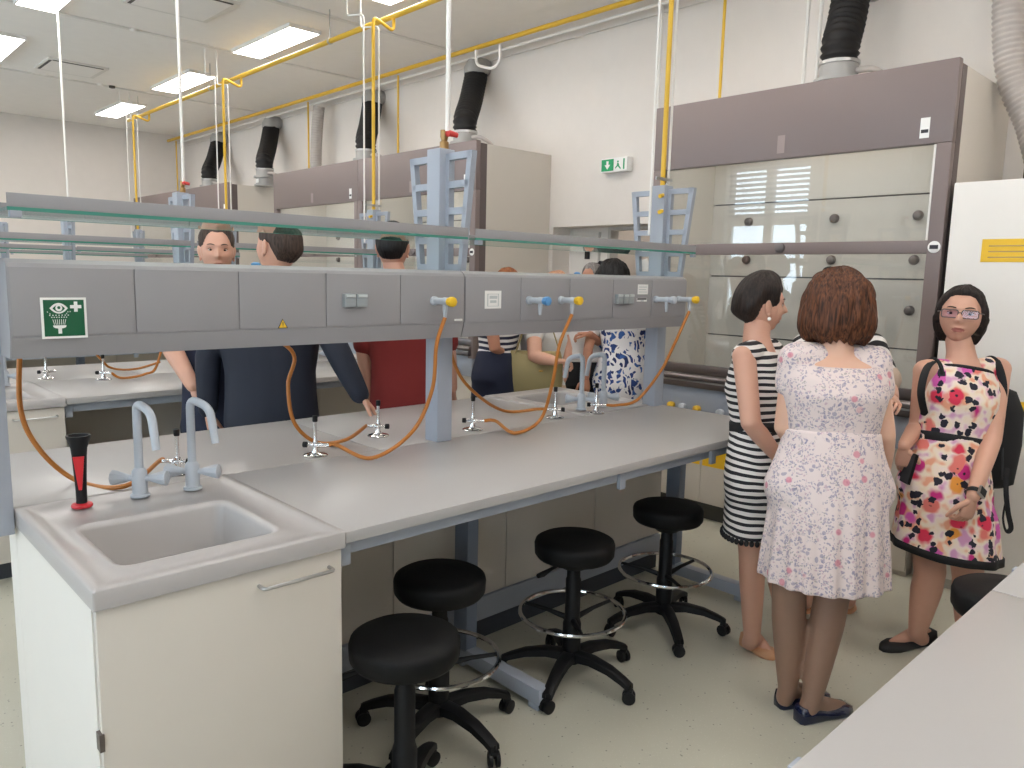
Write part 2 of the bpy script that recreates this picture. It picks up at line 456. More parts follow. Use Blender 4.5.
# ================================================================== LAB BENCHES
BZ = .90; CY = .75; PITCH = 2.68
def rrect(x0, x1, y0, y1, z, r, n=5):
    out = []
    for cx, cy, a0 in ((x1 - r, y1 - r, 0), (x0 + r, y1 - r, PI / 2), (x0 + r, y0 + r, PI), (x1 - r, y0 + r, 1.5 * PI)):
        for k in range(n + 1):
            a = a0 + PI / 2 * k / n
            out.append(V((cx + r * math.cos(a), cy + r * math.sin(a), z)))
    return out
def make_sink(x0, x1, y0, y1, label, bx, by):
    t = empty('sink', (x0, y0, BZ), label, 'sink')
    mb = MB(); e = .004
    rings = [rrect(x0 + .02, x1 - .02, y0 + .02, y1 - .02, BZ - .04, .004), rrect(x0, x1, y0, y1, BZ - .04, .006), rrect(x0, x1, y0, y1, BZ + .001, .006), rrect(x0 + e, x1 - e, y0 + e, y1 - e, BZ + .005, .006),
             rrect(x0 + .025, x1 - .025, y0 + .025, y1 - .025, BZ + .005, .01), rrect(x0 + .034, x1 - .034, y0 + .034, y1 - .034, BZ - .001, .015),
             rrect(bx[0] - .03, bx[1] + .03, by[0] - .03, by[1] + .03, BZ - .002, .05), rrect(bx[0] - .022, bx[1] + .022, by[0] - .022, by[1] + .022, BZ + .003, .045),
             rrect(bx[0] - .008, bx[1] + .008, by[0] - .008, by[1] + .008, BZ + .001, .035), rrect(bx[0], bx[1], by[0], by[1], BZ - .012, .03),
             rrect(bx[0] + .012, bx[1] - .012, by[0] + .012, by[1] - .012, BZ - .2, .03), rrect(bx[0] + .035, bx[1] - .035, by[0] + .035, by[1] - .035, BZ - .225, .03)]
    mb.loft(rings, False, True)
    mb.build('basin', M['sink'], t, angle=50)
    MB().lathe(((bx[0] + bx[1]) / 2, (by[0] + by[1]) / 2, BZ - .226), [(.03, 0), (.03, .004), (.018, .005)], 20).build('drain', M['steel'], t)
    return t
def make_worktop(x0, x1, y0, y1, label, name='worktop'):
    o = MB().box(x0 + .0015, x1 - .0015, y0, y1, BZ - .032, BZ, .004).build(name, M['top'], loc=(x0, y0, BZ - .032))
    return tag(o, label, 'worktop')
def make_cabinet(x0, x1, yf, yb, label, sgn=1):
    """under-sink cabinet, door at yf"""
    t = empty('sink_cabinet', ((x0 + x1) / 2, (yf + yb) / 2, 0), label, 'cabinet')
    b0, b1 = sorted((yf + sgn * .022, yb))
    q_ = MB().box(x0 + .004, x0 + .022, b0, b1, .09, BZ - .041); q_.box(x1 - .026, x1 - .008, b0, b1, .09, BZ - .041)
    q_.box(x0 + .022, x1 - .026, b0, b1, .09, .108); yb_ = b1 if sgn == 1 else b0; q_.box(x0 + .022, x1 - .026, min(yb_, yb_ - sgn * .012), max(yb_, yb_ - sgn * .012), .108, BZ - .041)
    q_.build('body', M['white'], t, False)
    MB().box(x0 + .02, x1 - .02, b0 + .03, b1 - .03, 0, .09).build('plinth', M['plinth'], t)
    d_ = MB().box(x0 + .007, x1 - .008, min(yf, yf + sgn * .02), max(yf, yf + sgn * .02), .095, BZ - .045, .002).build('door', M['cream'], t)
    hz = .815; hx0, hx1 = x0 + .365, x0 + .555
    o = MB().tube(fillet([(hx0, yf, hz), (hx0, yf - sgn * .03, hz), (hx1, yf - sgn * .03, hz), (hx1, yf, hz)], .012), .005, 8).build('handle', M['steel'], None)
    o.parent = d_; o.location = (0, 0, 0)
    for v in o.data.vertices: v.co -= origin_of(d_)
    MB().box(x0 + .0, x0 + .01, yf - sgn * .004, yf + sgn * .02, .54, .58).build('hinge', M['steeld'], t)
    MB().box(x0 + .0, x0 + .01, yf - sgn * .004, yf + sgn * .02, .15, .19).build('hinge', M['steeld'], t)
    return t
def make_frame(x0, x1, label):
    t = empty('bench_frame', ((x0 + x1) / 2, CY, 0), label, 'frame')
    for s_ in (1, -1):
        Y = lambda y: CY + s_ * (y - CY)
        def bx(x, xx, y, yy, z, zz, b=.003):
            return MB().box(x, xx, min(Y(y), Y(yy)), max(Y(y), Y(yy)), z, zz, b)
        a0 = x0 + (.62 if s_ == 1 else .02); a1 = x1 - (.02 if s_ == 1 else .62)
        bx(a0, a1, .05, .075, BZ - .08, BZ - .033).build('apron_rail', M['frame'], t)
        for xl in ((1.46, 2.9) if s_ == 1 else (.2, 1.46)):
            bx(xl, xl + .055, .52, .60, .07, BZ - .033).build('leg', M['framed'], t)
            f = bx(xl, xl + .055, .11, .62, .025, .085, .006); f.build('foot', M['frame'], t)
            bx(xl + .005, xl + .05, .12, .17, 0, .026).build('foot_pad', M['frame'], t)
            bx(xl + .005, xl + .05, .55, .60, 0, .026).build('foot_pad', M['frame'], t)
            bx(xl, xl + .055, .08, .52, BZ - .085, BZ - .034).build('arm', M['frame'], t)
        for xl in (.6, 1.78, 2.4):
            if a0 - .05 <= xl <= a1: bx(xl, xl + .035, .035, .05, BZ - .105, BZ - .033).build('bracket', M['frame'], t)
    return t
def make_void(x0, x1, label):
    t = empty('service_void', ((x0 + x1) / 2, CY, 0), label, 'panel')
    MB().box(x0 + .004, x0 + .02, .744, .84, .02, BZ - .042).build('end_panel', M['white'], t, False)
    for s_ in (1, -1):
        y = CY - s_ * .07
        n = 4; xs = [x0 + .62, x0 + 1.22, x0 + 1.82, x0 + 2.42, x1 - .03] if s_ == 1 else [x0 + .03, x0 + .6, x0 + 1.2, x0 + 1.8, x0 + 2.38]
        for i in range(4):
            MB().box(xs[i] + .002, xs[i + 1] - .002, min(y, y + s_ * .015), max(y, y + s_ * .015), .20, BZ - .034, .002).build('panel', M['cream'], t)
        MB().box(xs[0], xs[-1], min(y - s_ * .01, y + s_ * .02), max(y - s_ * .01, y + s_ * .02), .095, .195, .003).build('rail', M['frame'], t)
        MB().box(xs[0], xs[-1], min(y + s_ * .01, y + s_ * .03), max(y + s_ * .01, y + s_ * .03), 0, .095).build('plinth', M['plinth'], t)
    return t
PX = (-.078, 1.452, 2.91)      # post x (width .075)
def make_spine(label):
    t = empty('service_spine', (1.5, CY, BZ), label, 'service spine')
    for i, x in enumerate(PX):
        p = MB().box(x, x + .075, CY - .04, CY + .04, BZ if i else .84, 2.05, .004).build('post', M['frame'], t)
        for zz in (1.98, 1.93):
            MB().cyl((x + .042, CY - .049, zz), (x + .042, CY - .052, zz), .004, n=8).build('screw', M['steel'], p).location = -origin_of(p) * 0
        for s_ in (1, -1):
            yo = lambda y: CY + s_ * (y - CY)
            b_ = MB(); xx = x + .03
            b_.prism([(.555, 2.03), (.583, 2.03), (.633, 1.58), (.612, 1.58)], (xx, 0, 0), (0, 1, 0), (0, 0, 1), (.025, 0, 0)) if s_ == 1 else \
                b_.prism([(yo(.555), 2.03), (yo(.583), 2.03), (yo(.633), 1.58), (yo(.612), 1.58)], (xx, 0, 0), (0, 1, 0), (0, 0, 1), (.025, 0, 0))
            b_.box(xx, xx + .025, yo(.69), yo(.712), 1.58, 2.03)
            for k, zz in enumerate((2.005, 1.90, 1.80, 1.69, 1.585)):
                b_.box(xx, xx + .025, yo(.565 + .012 * k), yo(.70), zz, zz + .026)
            b_.build('shelf_bracket', M['frame'], t, False)
    sec = [(.605, 1.586), (.585, 1.575), (.58, 1.565), (.58, 1.385), (.596, 1.333), (2 * CY - .596, 1.333), (2 * CY - .58, 1.385), (2 * CY - .58, 1.565), (2 * CY - .585, 1.575), (2 * CY - .605, 1.586)]
    for x0, x1 in ((-.005, 1.472), (1.476, 2.955)):
        MB().prism(sec, (x0, 0, 0), (0, 1, 0), (0, 0, 1), (x1 - x0, 0, 0)).build('channel', M['grey'], t, False)
        w = (x1 - x0) / 5
        for k in range(5):
            for s_ in (1, -1):
                y = CY - s_ * .17
                MB().box(x0 + k * w + .0015, x0 + (k + 1) * w - .0015, min(y, y - s_ * .004), max(y, y - s_ * .004), 1.392, 1.566, .0012).build('panel', M['grey'], t)
    for x in (-.005, 2.955):
        MB().prism([(a + (.004 if a < CY else -.004), b_) for a, b_ in sec], (x - .002, 0, 0), (0, 1, 0), (0, 0, 1), (.004, 0, 0)).build('end_cap', M['grey'], t, False)
    def tap(x, m, s_=1):
        y = CY - s_ * .174
        b_ = MB(); zt = 1.474
        b_.lathe((x, y, zt), [(.017, 0), (.017, .01), (.0125, .014), (.0125, .06), (.015, .062), (.015, .078), (.010, .085)], 14, axis=(0, -s_, 0))
        b_.tube([(x, y - s_ * .068, zt), (x, y - s_ * .068, zt - .03), (x, y - s_ * .068, zt - .058)], [.009, .009, .006], 10)
        g = b_.build('gas_tap', M['tapgrey'], t)
        k = MB().lathe((x, y - s_ * .085, zt), [(.010, 0), (.015, .003), (.018, .012), (.018, .03), (.012, .034)], 8, axis=(0, -s_, 0)).build('knob', M[m])
        for v in k.data.vertices: v.co -= origin_of(g)
        k.parent = g
    for x, m in ((1.325, 'yellowl'), (1.817, 'tapblue'), (2.01, 'yellowl'), (2.69, 'tapgrey'), (2.885, 'yellowl')): tap(x, m)
    for x, m in ((.10, 'yellowl'), (.72, 'yellowl'), (1.70, 'yellowl')): tap(x, m, -1)
    def socket(x0, x1, n, s_=1):
        y = CY - s_ * .174; wz = (x1 - x0) / n
        for k in range(n):
            a = x0 + k * wz
            o = MB().box(a, a + wz - .002, min(y, y - s_ * .02), max(y, y - s_ * .02), 1.455, 1.50, .004).build('socket', M['socket'], t)
            l_ = MB().box(a + .004, a + wz - .006, min(y - s_ * .018, y - s_ * .024), max(y - s_ * .018, y - s_ * .024), 1.488, 1.498, .001).build('flap', M['socketl'])
            for v in l_.data.vertices: v.co -= origin_of(o)
            l_.parent = o
    socket(.94, 1.032, 2); socket(2.375, 2.50, 3)
    socket(1.05, 1.15, 2, -1)
    return t
def make_shelf(x0, x1, label):
    t = empty('glass_shelf', ((x0 + x1) / 2, CY, 1.698), label, 'shelf')
    MB().box(x0, x1, .562, .938, 1.703, 1.711).build('pane', M['shelf'], t, False)
    MB().box(x0, x1, .558, .5622, 1.7025, 1.7115).build('glass_edge', M['edge'], t, False)
    MB().box(x0, x1, .9378, .942, 1.7025, 1.7115).build('glass_edge', M['edge'], t, False)
    for y in (.556, .938):
        MB().box(x0, x1, y, y + .006, 1.7125, 1.745, .001).build('rail', M['grey'], t)
    for x in (x0 + .004, x1 - .03):
        MB().box(x, x + .026, .552, .572, 1.686, 1.7025, .002).build('clip', M['frame'], t)
    return t
def faucet(x, y, label, ang=0.0, h=.28):
    t = empty('faucet', (x, y, BZ), label, 'faucet')
    z = BZ + .004
    MB().lathe((x, y, z), [(.027, 0), (.027, .006), (.021, .01), (.021, .075), (.018, .08), (.014, .085)], 20).build('base', M['tapgrey'], t)
    dx, dy = math.cos(ang), math.sin(ang)
    pts = fillet([(x, y, z + .08), (x, y, z + h), (x + dx * .085, y + dy * .085, z + h - .02), (x + dx * .105, y + dy * .105, z + h - .125)], .032, 6)
    MB().tube(pts, [.0122] * (len(pts) - 2) + [.0122, .011], 14).build('spout', M['tapgrey'], t)
    for s_ in (-1, 1):
        a = V((s_ * dx, s_ * dy, 0)) if False else V((s_ * .75, -s_ * .66, 0))
        c = V((x, y, z + .055))
        hb = MB(); hb.cyl(c, c + a * .045, .010, n=12)
        hb.lathe(c + a * .03, [(.009, 0), (.012, .005), (.021, .035), (.023, .048), (.017, .052)], 8, axis=a)
        hb.build('handle', M['tapgrey'], t)
    return t
def burner(x, y, a, label, z=BZ):
    """a = heading of the gas inlet"""
    t = empty('bunsen_burner', (x, y, z), label, 'burner', 'bunsen burners on the benches')
    MB().lathe((x, y, z), [(.044, 0), (.045, .004), (.040, .008), (.014, .014), (.010, .03), (.010, .055)], 22).build('base', M['chrome'], t)
    d_ = V((math.cos(a), math.sin(a), 0)); c = V((x, y, z + .042))
    MB().tube([c - d_ * .028, c - d_ * .01, c, c + d_ * .018, c + d_ * .034, c + d_ * .05], [.005, .007, .012, .008, .006, .0065], 10).build('gas_inlet', M['chrome'], t)
    MB().lathe(c - d_ * .028, [(.006, 0), (.011, .002), (.011, .016), (.009, .018)], 10, axis=-d_).build('knob', M['black'], t)
    MB().tube([(x, y, z + .05), (x, y, z + .06), (x, y, z + .135)], [.009, .0065, .0065], 12).build('tube', M['chrome'], t)
    MB().lathe((x, y, z + .128), [(.0085, 0), (.0095, .003), (.0095, .022), (.007, .023)], 12).build('nozzle', M['black'], t)
    return t
M['hose'] = mat('gas_hose', (178, 110, 40), .4, var=.08, scale=40)
def hose(pts, label):
    pp = bez(pts, 10)
    o = MB().tube(pp, .0075, 10).build('gas_hose', M['hose'], loc=pts[-1], angle=80)
    return tag(o, label, 'hose', 'orange gas hoses')

def build_bench(tagl):
    R_ = []
    R_.append(make_cabinet(0.0, .6, .012, .742, 'cream sink cabinet with bow handle, at the left end of the ' + tagl))
    R_.append(make_cabinet(2.4, 3.0, 1.488, .80, 'cream sink cabinet on the far side, right end of the ' + tagl, -1))
    R_.append(make_frame(0, 3.0, 'blue grey steel frame with C-shaped legs under the ' + tagl))
    R_.append(make_void(0, 3.0, 'cream service void panels with dark plinth beneath the ' + tagl))
    R_.append(make_sink(0, .6, 0, CY - .001, 'grey moulded sink top with deep basin, left end of the ' + tagl, (.095, .465), (.125, .465)))
    R_.append(make_sink(2.4, 3.0, CY + .001, 1.5, 'grey moulded sink top on the far side, right end of the ' + tagl, (2.52, 2.9), (1.03, 1.37)))
    R_.append(make_worktop(.6, 3.0, 0.004, CY - .001, 'long light grey worktop along the front side of the ' + tagl))
    R_.append(make_worktop(0, 1.2, CY + .001, 1.496, 'light grey worktop at the window end, far side of the ' + tagl))
    R_.append(make_worktop(1.2, 2.4, CY + .001, 1.496, 'light grey worktop in the middle, far side of the ' + tagl))
    R_.append(make_spine('grey service channel with taps, sockets and three posts above the ' + tagl))
    R_.append(make_shelf(.0, 1.47, 'glass shelf with grey rail, left half above the ' + tagl))
    R_.append(make_shelf(1.51, 2.99, 'glass shelf with grey rail, right half above the ' + tagl))
    R_.append(faucet(.305, .655, 'grey swan-neck faucet, left one at the front sink of the ' + tagl, -1.42))
    R_.append(faucet(.452, .638, 'grey swan-neck faucet, right one at the front sink of the ' + tagl, -1.25))
    R_.append(faucet(2.50, .865, 'grey swan-neck faucet, left one at the far sink of the ' + tagl, 1.75, .28))
    R_.append(faucet(2.66, .855, 'grey swan-neck faucet, right one at the far sink of the ' + tagl, 1.75, .28))
    return R_
NEAR = 'nearest lab bench'
bench1 = build_bench(NEAR)
others = [('second lab bench', 1), ('third lab bench', 2), ('farthest lab bench', 3)]
for tl, k in others:
    for o in bench1:
        if k == 3 and o.name.split('.')[0] in ('sink_cabinet', 'service_void', 'faucet', 'bench_frame'): continue
        c = copy_tree(o, None, (0, PITCH * k, 0)); c['label'] = o['label'].replace(NEAR, tl)
        c['group'] = 'bench pieces repeated on the rows behind'
# burners and hoses of the nearest bench
aR, aL = math.atan2(-.69, .72), math.atan2(.69, -.72)
bx = [(.962, .805, aR, 'bunsen burner with hose looping right, nearest the sink'), (1.338, .96, aL, 'bunsen burner on the far side, left of the middle post'), (1.734, .82, aR, 'bunsen burner just right of the middle post'),
      (2.237, .80, aL, 'bunsen burner in front of the far sink, left of two'), (2.505, .77, aR, 'bunsen burner in front of the far sink, right of two'), (.487, .855, aL, 'bunsen burner standing behind the right front faucet')]
for b_ in bx: burner(*b_)
def inlet(i, k=.05):
    x, y, a, _ = bx[i]; return V((x + math.cos(a) * k, y + math.sin(a) * k, BZ + .042))
TZ = 1.415
def tapout(x, s_=1): return V((x, CY - s_ * .242, TZ))
hose([tapout(1.325), at_y(436.5, 345, .51), at_y(432, 390, .53), at_y(412, 432, .58), at_z(372, 458, BZ + .014), inlet(0, .08), inlet(0)], 'orange gas hose from the middle tap to the burner by the sink')
hose([tapout(.72, -1), at_y(291, 350, 1.0), at_y(288, 385, 1.0), at_y(294, 422, .98), at_z(316, 442, BZ + .012), at_z(345, 440, BZ + .03), inlet(1)], 'orange gas hose hanging down to the far-side burner left of the post')
hose([tapout(2.01), at_y(559.5, 345, .52), at_y(552, 385, .56), at_y(540, 420, .62), at_z(515, 433, BZ + .012), inlet(2, .1), inlet(2)], 'orange gas hose from the tap over the third burner')
hose([tapout(1.70, -1), at_y(455, 365, .98), at_y(475, 393, .95), at_z(505, 411, BZ + .012), inlet(3, .08), inlet(3)], 'orange gas hose curving from behind the middle post to the far sink')
hose([tapout(2.885), at_y(674, 345, .52), at_y(660, 372, .56), at_y(637, 400, .64), inlet(4, .1), inlet(4)], 'orange gas hose from the end tap beside the hood')
hose([tapout(.10, -1), at_y(20, 405, 1.0), at_y(40, 450, .97), at_y(78, 481, .93), at_z(125, 486, BZ + .012), inlet(5, .06), inlet(5)], 'orange gas hose drooping behind the red and black eyewash')
# burners and hoses on the second bench
b2 = [(.70, .85 + PITCH, 0, 'bunsen burner on the second bench seen below the channel, left'), (.95, .62 + PITCH, aR, 'bunsen burner on the second bench with hose, left of the bare arm')]
for b_ in b2: burner(*b_)
p = V((b2[1][0] + math.cos(aR) * .05, b2[1][1] + math.sin(aR) * .05, BZ + .042))
hose([V((1.325, CY + PITCH - .242, TZ)), at_y(158, 362, PITCH + .55), at_y(145, 374, PITCH + .55), at_y(122, 378, PITCH + .58), p], 'orange gas hose lying on the second bench, lower loop')
hose([V((.72, CY + PITCH + .242, TZ)), at_y(98, 356, PITCH + .95), at_y(112, 368, PITCH + .95), at_y(135, 369, PITCH + .9), at_y(160, 362, PITCH + .8)], 'orange gas hose on the second bench, upper loop')

# eyewash hand shower
t = empty('eyewash', (.148, .647, BZ), 'red and black hand-held eyewash standing by the sink', 'eyewash')
MB().lathe((.148, .647, BZ + .004), [(.026, 0), (.028, .004), (.026, .009), (.016, .012)], 20).build('collar', M['red'], t)
MB().lathe((.148, .647, BZ + .012), [(.014, 0), (.0145, .05), (.019, .14)], 16).build('handle', M['black'], t)
g = MB().prism([(-.004, .045), (.004, .045), (.014, .14), (-.014, .14)], V((.148, .647, BZ + .012)) + V((-.33, -.94, 0)) * .0145, V((.94, -.33, 0)), V((0, 0, 1)) + V((-.33, -.94, 0)) * .045, V((-.33, -.94, 0)) * .004)
g.build('grip_inlay', M['red'], t, False)
MB().lathe((.148, .647, BZ + .152), [(.019, 0), (.021, .02), (.031, .052), (.031, .056), (.026, .056), (.018, .03)], 20).build('spray_cup', M['black'], t)

# ---- signs and labels stuck on the channel face
FY = CY - .1745
s = empty('eyewash_sign', (.113, FY, 1.437), 'green eyewash safety sign with eye, shower and white cross', 'sign')
x0, x1, z0, z1 = .061, .167, 1.383, 1.489
MB().box(x0, x1, FY - .002, FY, z0, z1).build('plate', M['paper'], s, False)
MB().box(x0 + .006, x1 - .006, FY - .003, FY - .002, z0 + .006, z1 - .006).build('field', M['green'], s, False)
W_ = x1 - x0
def sp(px, py): return (x0 + px * W_, z0 + py * W_)   # unit coordinates on the sign
def disc(mb, cx, cy, rx, ry, y, n=24, th=.0006):
    c = sp(cx, cy); mb.prism([(c[0] + rx * W_ * math.cos(2 * PI * k / n), c[1] + ry * W_ * math.sin(2 * PI * k / n)) for k in range(n)], (0, y, 0), (1, 0, 0), (0, 0, 1), (0, -th, 0))
def poly(mb, pts, y, th=.0006):
    mb.prism([sp(*p) for p in pts], (0, y, 0), (1, 0, 0), (0, 0, 1), (0, -th, 0))
def lens(cx, cy, w, hgt, n=10):
    return [(cx - w + 2 * w * k / n, cy + hgt * (1 - (2 * k / n - 1) ** 2)) for k in range(n + 1)] + [(cx + w - 2 * w * k / n, cy - hgt * (1 - (2 * k / n - 1) ** 2)) for k in range(1, n)]
y = FY - .003
mb = MB(); poly(mb, lens(.385, .74, .20, .13), y); poly(mb, [(.72, .90), (.80, .90), (.80, .815), (.885, .815), (.885, .735), (.80, .735), (.80, .65), (.72, .65), (.72, .735), (.635, .735), (.635, .815), (.72, .815)], y)
poly(mb, [(.245, .325), (.53, .325), (.53, .29), (.50, .26), (.43, .245), (.43, .12), (.35, .12), (.35, .245), (.28, .26), (.245, .29)], y)
for k in range(7):
    a = (k - 3) / 3
    mbx = .385 + a * .11
    poly(mb, [(mbx - .006, .34), (mbx + .006, .34), (mbx + .006 + a * .03, .47), (mbx - .006 + a * .03, .47)], y)
    for q, (px, py) in enumerate(((mbx + a * .05, .52), (mbx + a * .09, .57))):
        poly(mb, [(px - .012, py - .012), (px + .012, py - .012), (px + .012, py + .012), (px - .012, py + .012)], y)
for px, py in ((.14, .655), (.19, .61), (.58, .655), (.63, .66), (.55, .61)):
    poly(mb, [(px - .014, py - .014), (px + .014, py - .014), (px, py + .016)], y)
mb.build('pictogram', M['paper'], s, False)
mb = MB(); poly(mb, lens(.385, .735, .135, .088), y - .0006); mb.build('eye_green', M['green'], s, False)
mb = MB(); disc(mb, .385, .745, .075, .082, y - .0012); mb.build('iris', M['paper'], s, False)
mb = MB(); disc(mb, .385, .755, .034, .036, y - .0018); mb.build('pupil', M['green'], s, False)
# warning triangle
s = empty('warning_sticker', (.726, CY - .17, 1.4), 'small yellow warning triangle on the grey channel', 'sticker')
tri = lambda k: [(.726 - .017 * k, 1.391 + .009 * (1 - k)), (.726 + .017 * k, 1.391 + .009 * (1 - k)), (.726, 1.420 - .012 * (1 - k))]
MB().prism(tri(1), (0, FY, 0), (1, 0, 0), (0, 0, 1), (0, -.001, 0)).build('border', M['ink'], s, False)
MB().prism(tri(.8), (0, FY - .001, 0), (1, 0, 0), (0, 0, 1), (0, -.0006, 0)).build('field', M['yellowl'], s, False)
MB().box(.7248, .7272, FY - .0022, FY - .0016, 1.400, 1.411).box(.7248, .7272, FY - .0022, FY - .0016, 1.3965, 1.3985).build('mark', M['ink'], s, False)
# paper notices
def notice(x0, x1, z0, z1, y, lb, lines, name='paper_notice', ax='x'):
    s = empty(name, ((x0 + x1) / 2, y, (z0 + z1) / 2), lb, 'label')
    MB().box(x0, x1, y - .001, y, z0, z1).build('sheet', M['paper'], s, False)
    for a, b_, c, d_, m_ in lines:
        MB().box(x0 + a * (x1 - x0), x0 + b_ * (x1 - x0), y - .0016, y - .001, z0 + c * (z1 - z0), z0 + d_ * (z1 - z0)).build('print', M[m_], s, False)
notice(1.575, 1.662, 1.442, 1.512, FY, 'white printed notice right of the channel joint', [(.15, .85, .8, .82, 'socket'), (.28, .75, .55, .72, 'socketl'), (.32, .7, .32, .46, 'socketl'), (.15, .2, .15, .8, 'socketl'), (.8, .84, .15, .8, 'socketl'), (.15, .84, .12, .15, 'socketl')])
notice(2.545, 2.625, 1.498, 1.545, FY, 'pale printed label above the black strip beside the sockets', [(.1, .9, .7, .78, 'socketl'), (.1, .8, .45, .52, 'socketl'), (.1, .9, .2, .27, 'socketl')])
notice(2.54, 2.62, 1.463, 1.480, FY, 'small black and white label strip right of the sockets', [(.05, .95, .55, .95, 'ink'), (.4, .7, .05, .4, 'socketl')])
notice(1.424, 1.462, 1.398, 1.405, FY, 'tiny white inventory label by the channel joint', [(.1, .9, .3, .6, 'socketl')])
for x in (.70, 2.25):
    o = MB().lathe((x, .70, 1.586), [(.016, 0), (.014, .006), (.007, .01)], 16).build('cable_plug', M['tapblue'], loc=(x, .70, 1.586))
    tag(o, 'small round bluish cap on top of the channel, %s half' % ('left' if x < 1 else 'right'), 'cap')

# ---- near worktop in the lower right corner (the row in front)
oy = -PITCH
for x0, x1, lb in ((0.0, 1.495, 'light grey worktop at lower right, end nearest the camera'), (1.495, 3.0, 'light grey worktop at lower right, piece at the far right edge')):
    tag(MB().box(x0 + .001, x1 - .001, oy + .004, oy + 1.438, BZ - .032, BZ, .004).build('worktop', M['top'], loc=(x0, oy, BZ)), lb, 'worktop')
for o in (bench1[2], bench1[3]):
    c = copy_tree(o, None, (0, oy, 0)); c['label'] = o['label'].replace(NEAR, 'worktop at the lower right corner')

# ================================================================== STOOLS
def make_stool():
    t = empty('lab_stool', (0, 0, 0), '', 'stool', 'black lab stools')
    H_ = .575
    MB().lathe((0, 0, H_ - .062), [(.10, -.012), (.145, -.009), (.154, .004), (.156, .04), (.152, .053), (.138, .061), (.07, .062), (.001, .062)], 40).build('seat', M['seat'], t, angle=60)
    MB().lathe((0, 0, H_ - .115), [(.05, 0), (.06, .01), (.09, .041)], 24).build('seat_plate', M['black'], t)
    MB().tube([(.03, -.02, H_ - .085), (.12, -.05, H_ - .09), (.16, -.07, H_ - .10), (.185, -.08, H_ - .10)], [.006, .006, .011, .009], 8).build('lever', M['black'], t)
    MB().lathe((0, 0, .07), [(.034, 0), (.036, .01), (.036, .16), (.033, .17), (.030, .18), (.030, .34), (.026, .35), (.026, .40)], 20).build('column', M['black'], t)
    r = MB().torus((0, 0, .275), .205, .0085, 48, 8).build('foot_ring', M['chrome'], t)
    for k in range(3):
        a = 2 * PI * k / 3 + .5
        MB().tube([(.03 * math.cos(a), .03 * math.sin(a), .25), (.11 * math.cos(a), .11 * math.sin(a), .265), (.202 * math.cos(a), .202 * math.sin(a), .273)], [.012, .008, .007], 8).build('ring_spoke', M['black'], t)
    for k in range(5):
        a = 2 * PI * k / 5
        d_ = V((math.cos(a), math.sin(a), 0)); n_ = V((-d_.y, d_.x, 0))
        rings = []
        for s_, z, wd, hh in ((.02, .105, .030, .034), (.10, .112, .026, .03), (.18, .102, .023, .026), (.24, .082, .021, .022), (.275, .066, .02, .02)):
            c = d_ * s_ + V((0, 0, z))
            rings.append([c + n_ * wd + V((0, 0, -hh * .6)), c + n_ * wd * .9 + V((0, 0, hh * .3)), c + n_ * wd * .5 + V((0, 0, hh * .5)), c - n_ * wd * .5 + V((0, 0, hh * .5)), c - n_ * wd * .9 + V((0, 0, hh * .3)), c - n_ * wd + V((0, 0, -hh * .6))])
        leg = MB().loft(rings).build('leg', M['black'], t)
        c = d_ * .27; b2_ = a + 1.1 + k
        ax = V((math.cos(b2_), math.sin(b2_), 0))
        cb = MB()
        for s_ in (-1, 1):
            cb.lathe(c + V((0, 0, .025)) + ax * (s_ * .012 - .008), [(.018, 0), (.025, .002), (.025, .014), (.018, .016)], 18, axis=ax)
        cb.cyl(c + V((0, 0, .03)), c + V((0, 0, .075)), .008, n=10)
        cb.box(c.x - .014, c.x + .014, c.y - .014, c.y + .014, .04, .055, .004)
        cb.build('caster', M['black'], leg)
    return t
stool0 = make_stool()
def seatpos(u, v): p = at_z(u, v, .575); return p
ST = [(405, 634, PI, 'black lab stool nearest the cream sink cabinet, lowest in the picture'), (440, 573, 1.0, 'black lab stool second from the sink, partly behind the nearest stool'), (575, 538, 3.56, 'black lab stool standing alone in the middle of the bench'),
      (668.5, 505, 1.5, 'black lab stool nearest the woman in the striped dress'), (1011, 590, .4, 'black lab stool in front of the woman with glasses, at the right worktop'), (118, 447, .9, 'black lab stool behind the nearest bench, only seat rim showing')]
for i, (u, v, rz, lb) in enumerate(ST):
    p = seatpos(u, v)
    o = stool0 if i == 5 else copy_tree(stool0)
    if i == 0:          # the nearest stool has no foot ring
        for ch in list(o.children):
            if ch.name.startswith(('foot_ring', 'ring_spoke')): bpy.data.objects.remove(ch)
    if i == 4: p = at_z(u, v, .575 * 1.16); o.scale = (1, 1, 1.16)
    o.location = (p.x, p.y, 0); o.rotation_euler = (0, 0, rz); o['label'] = lb

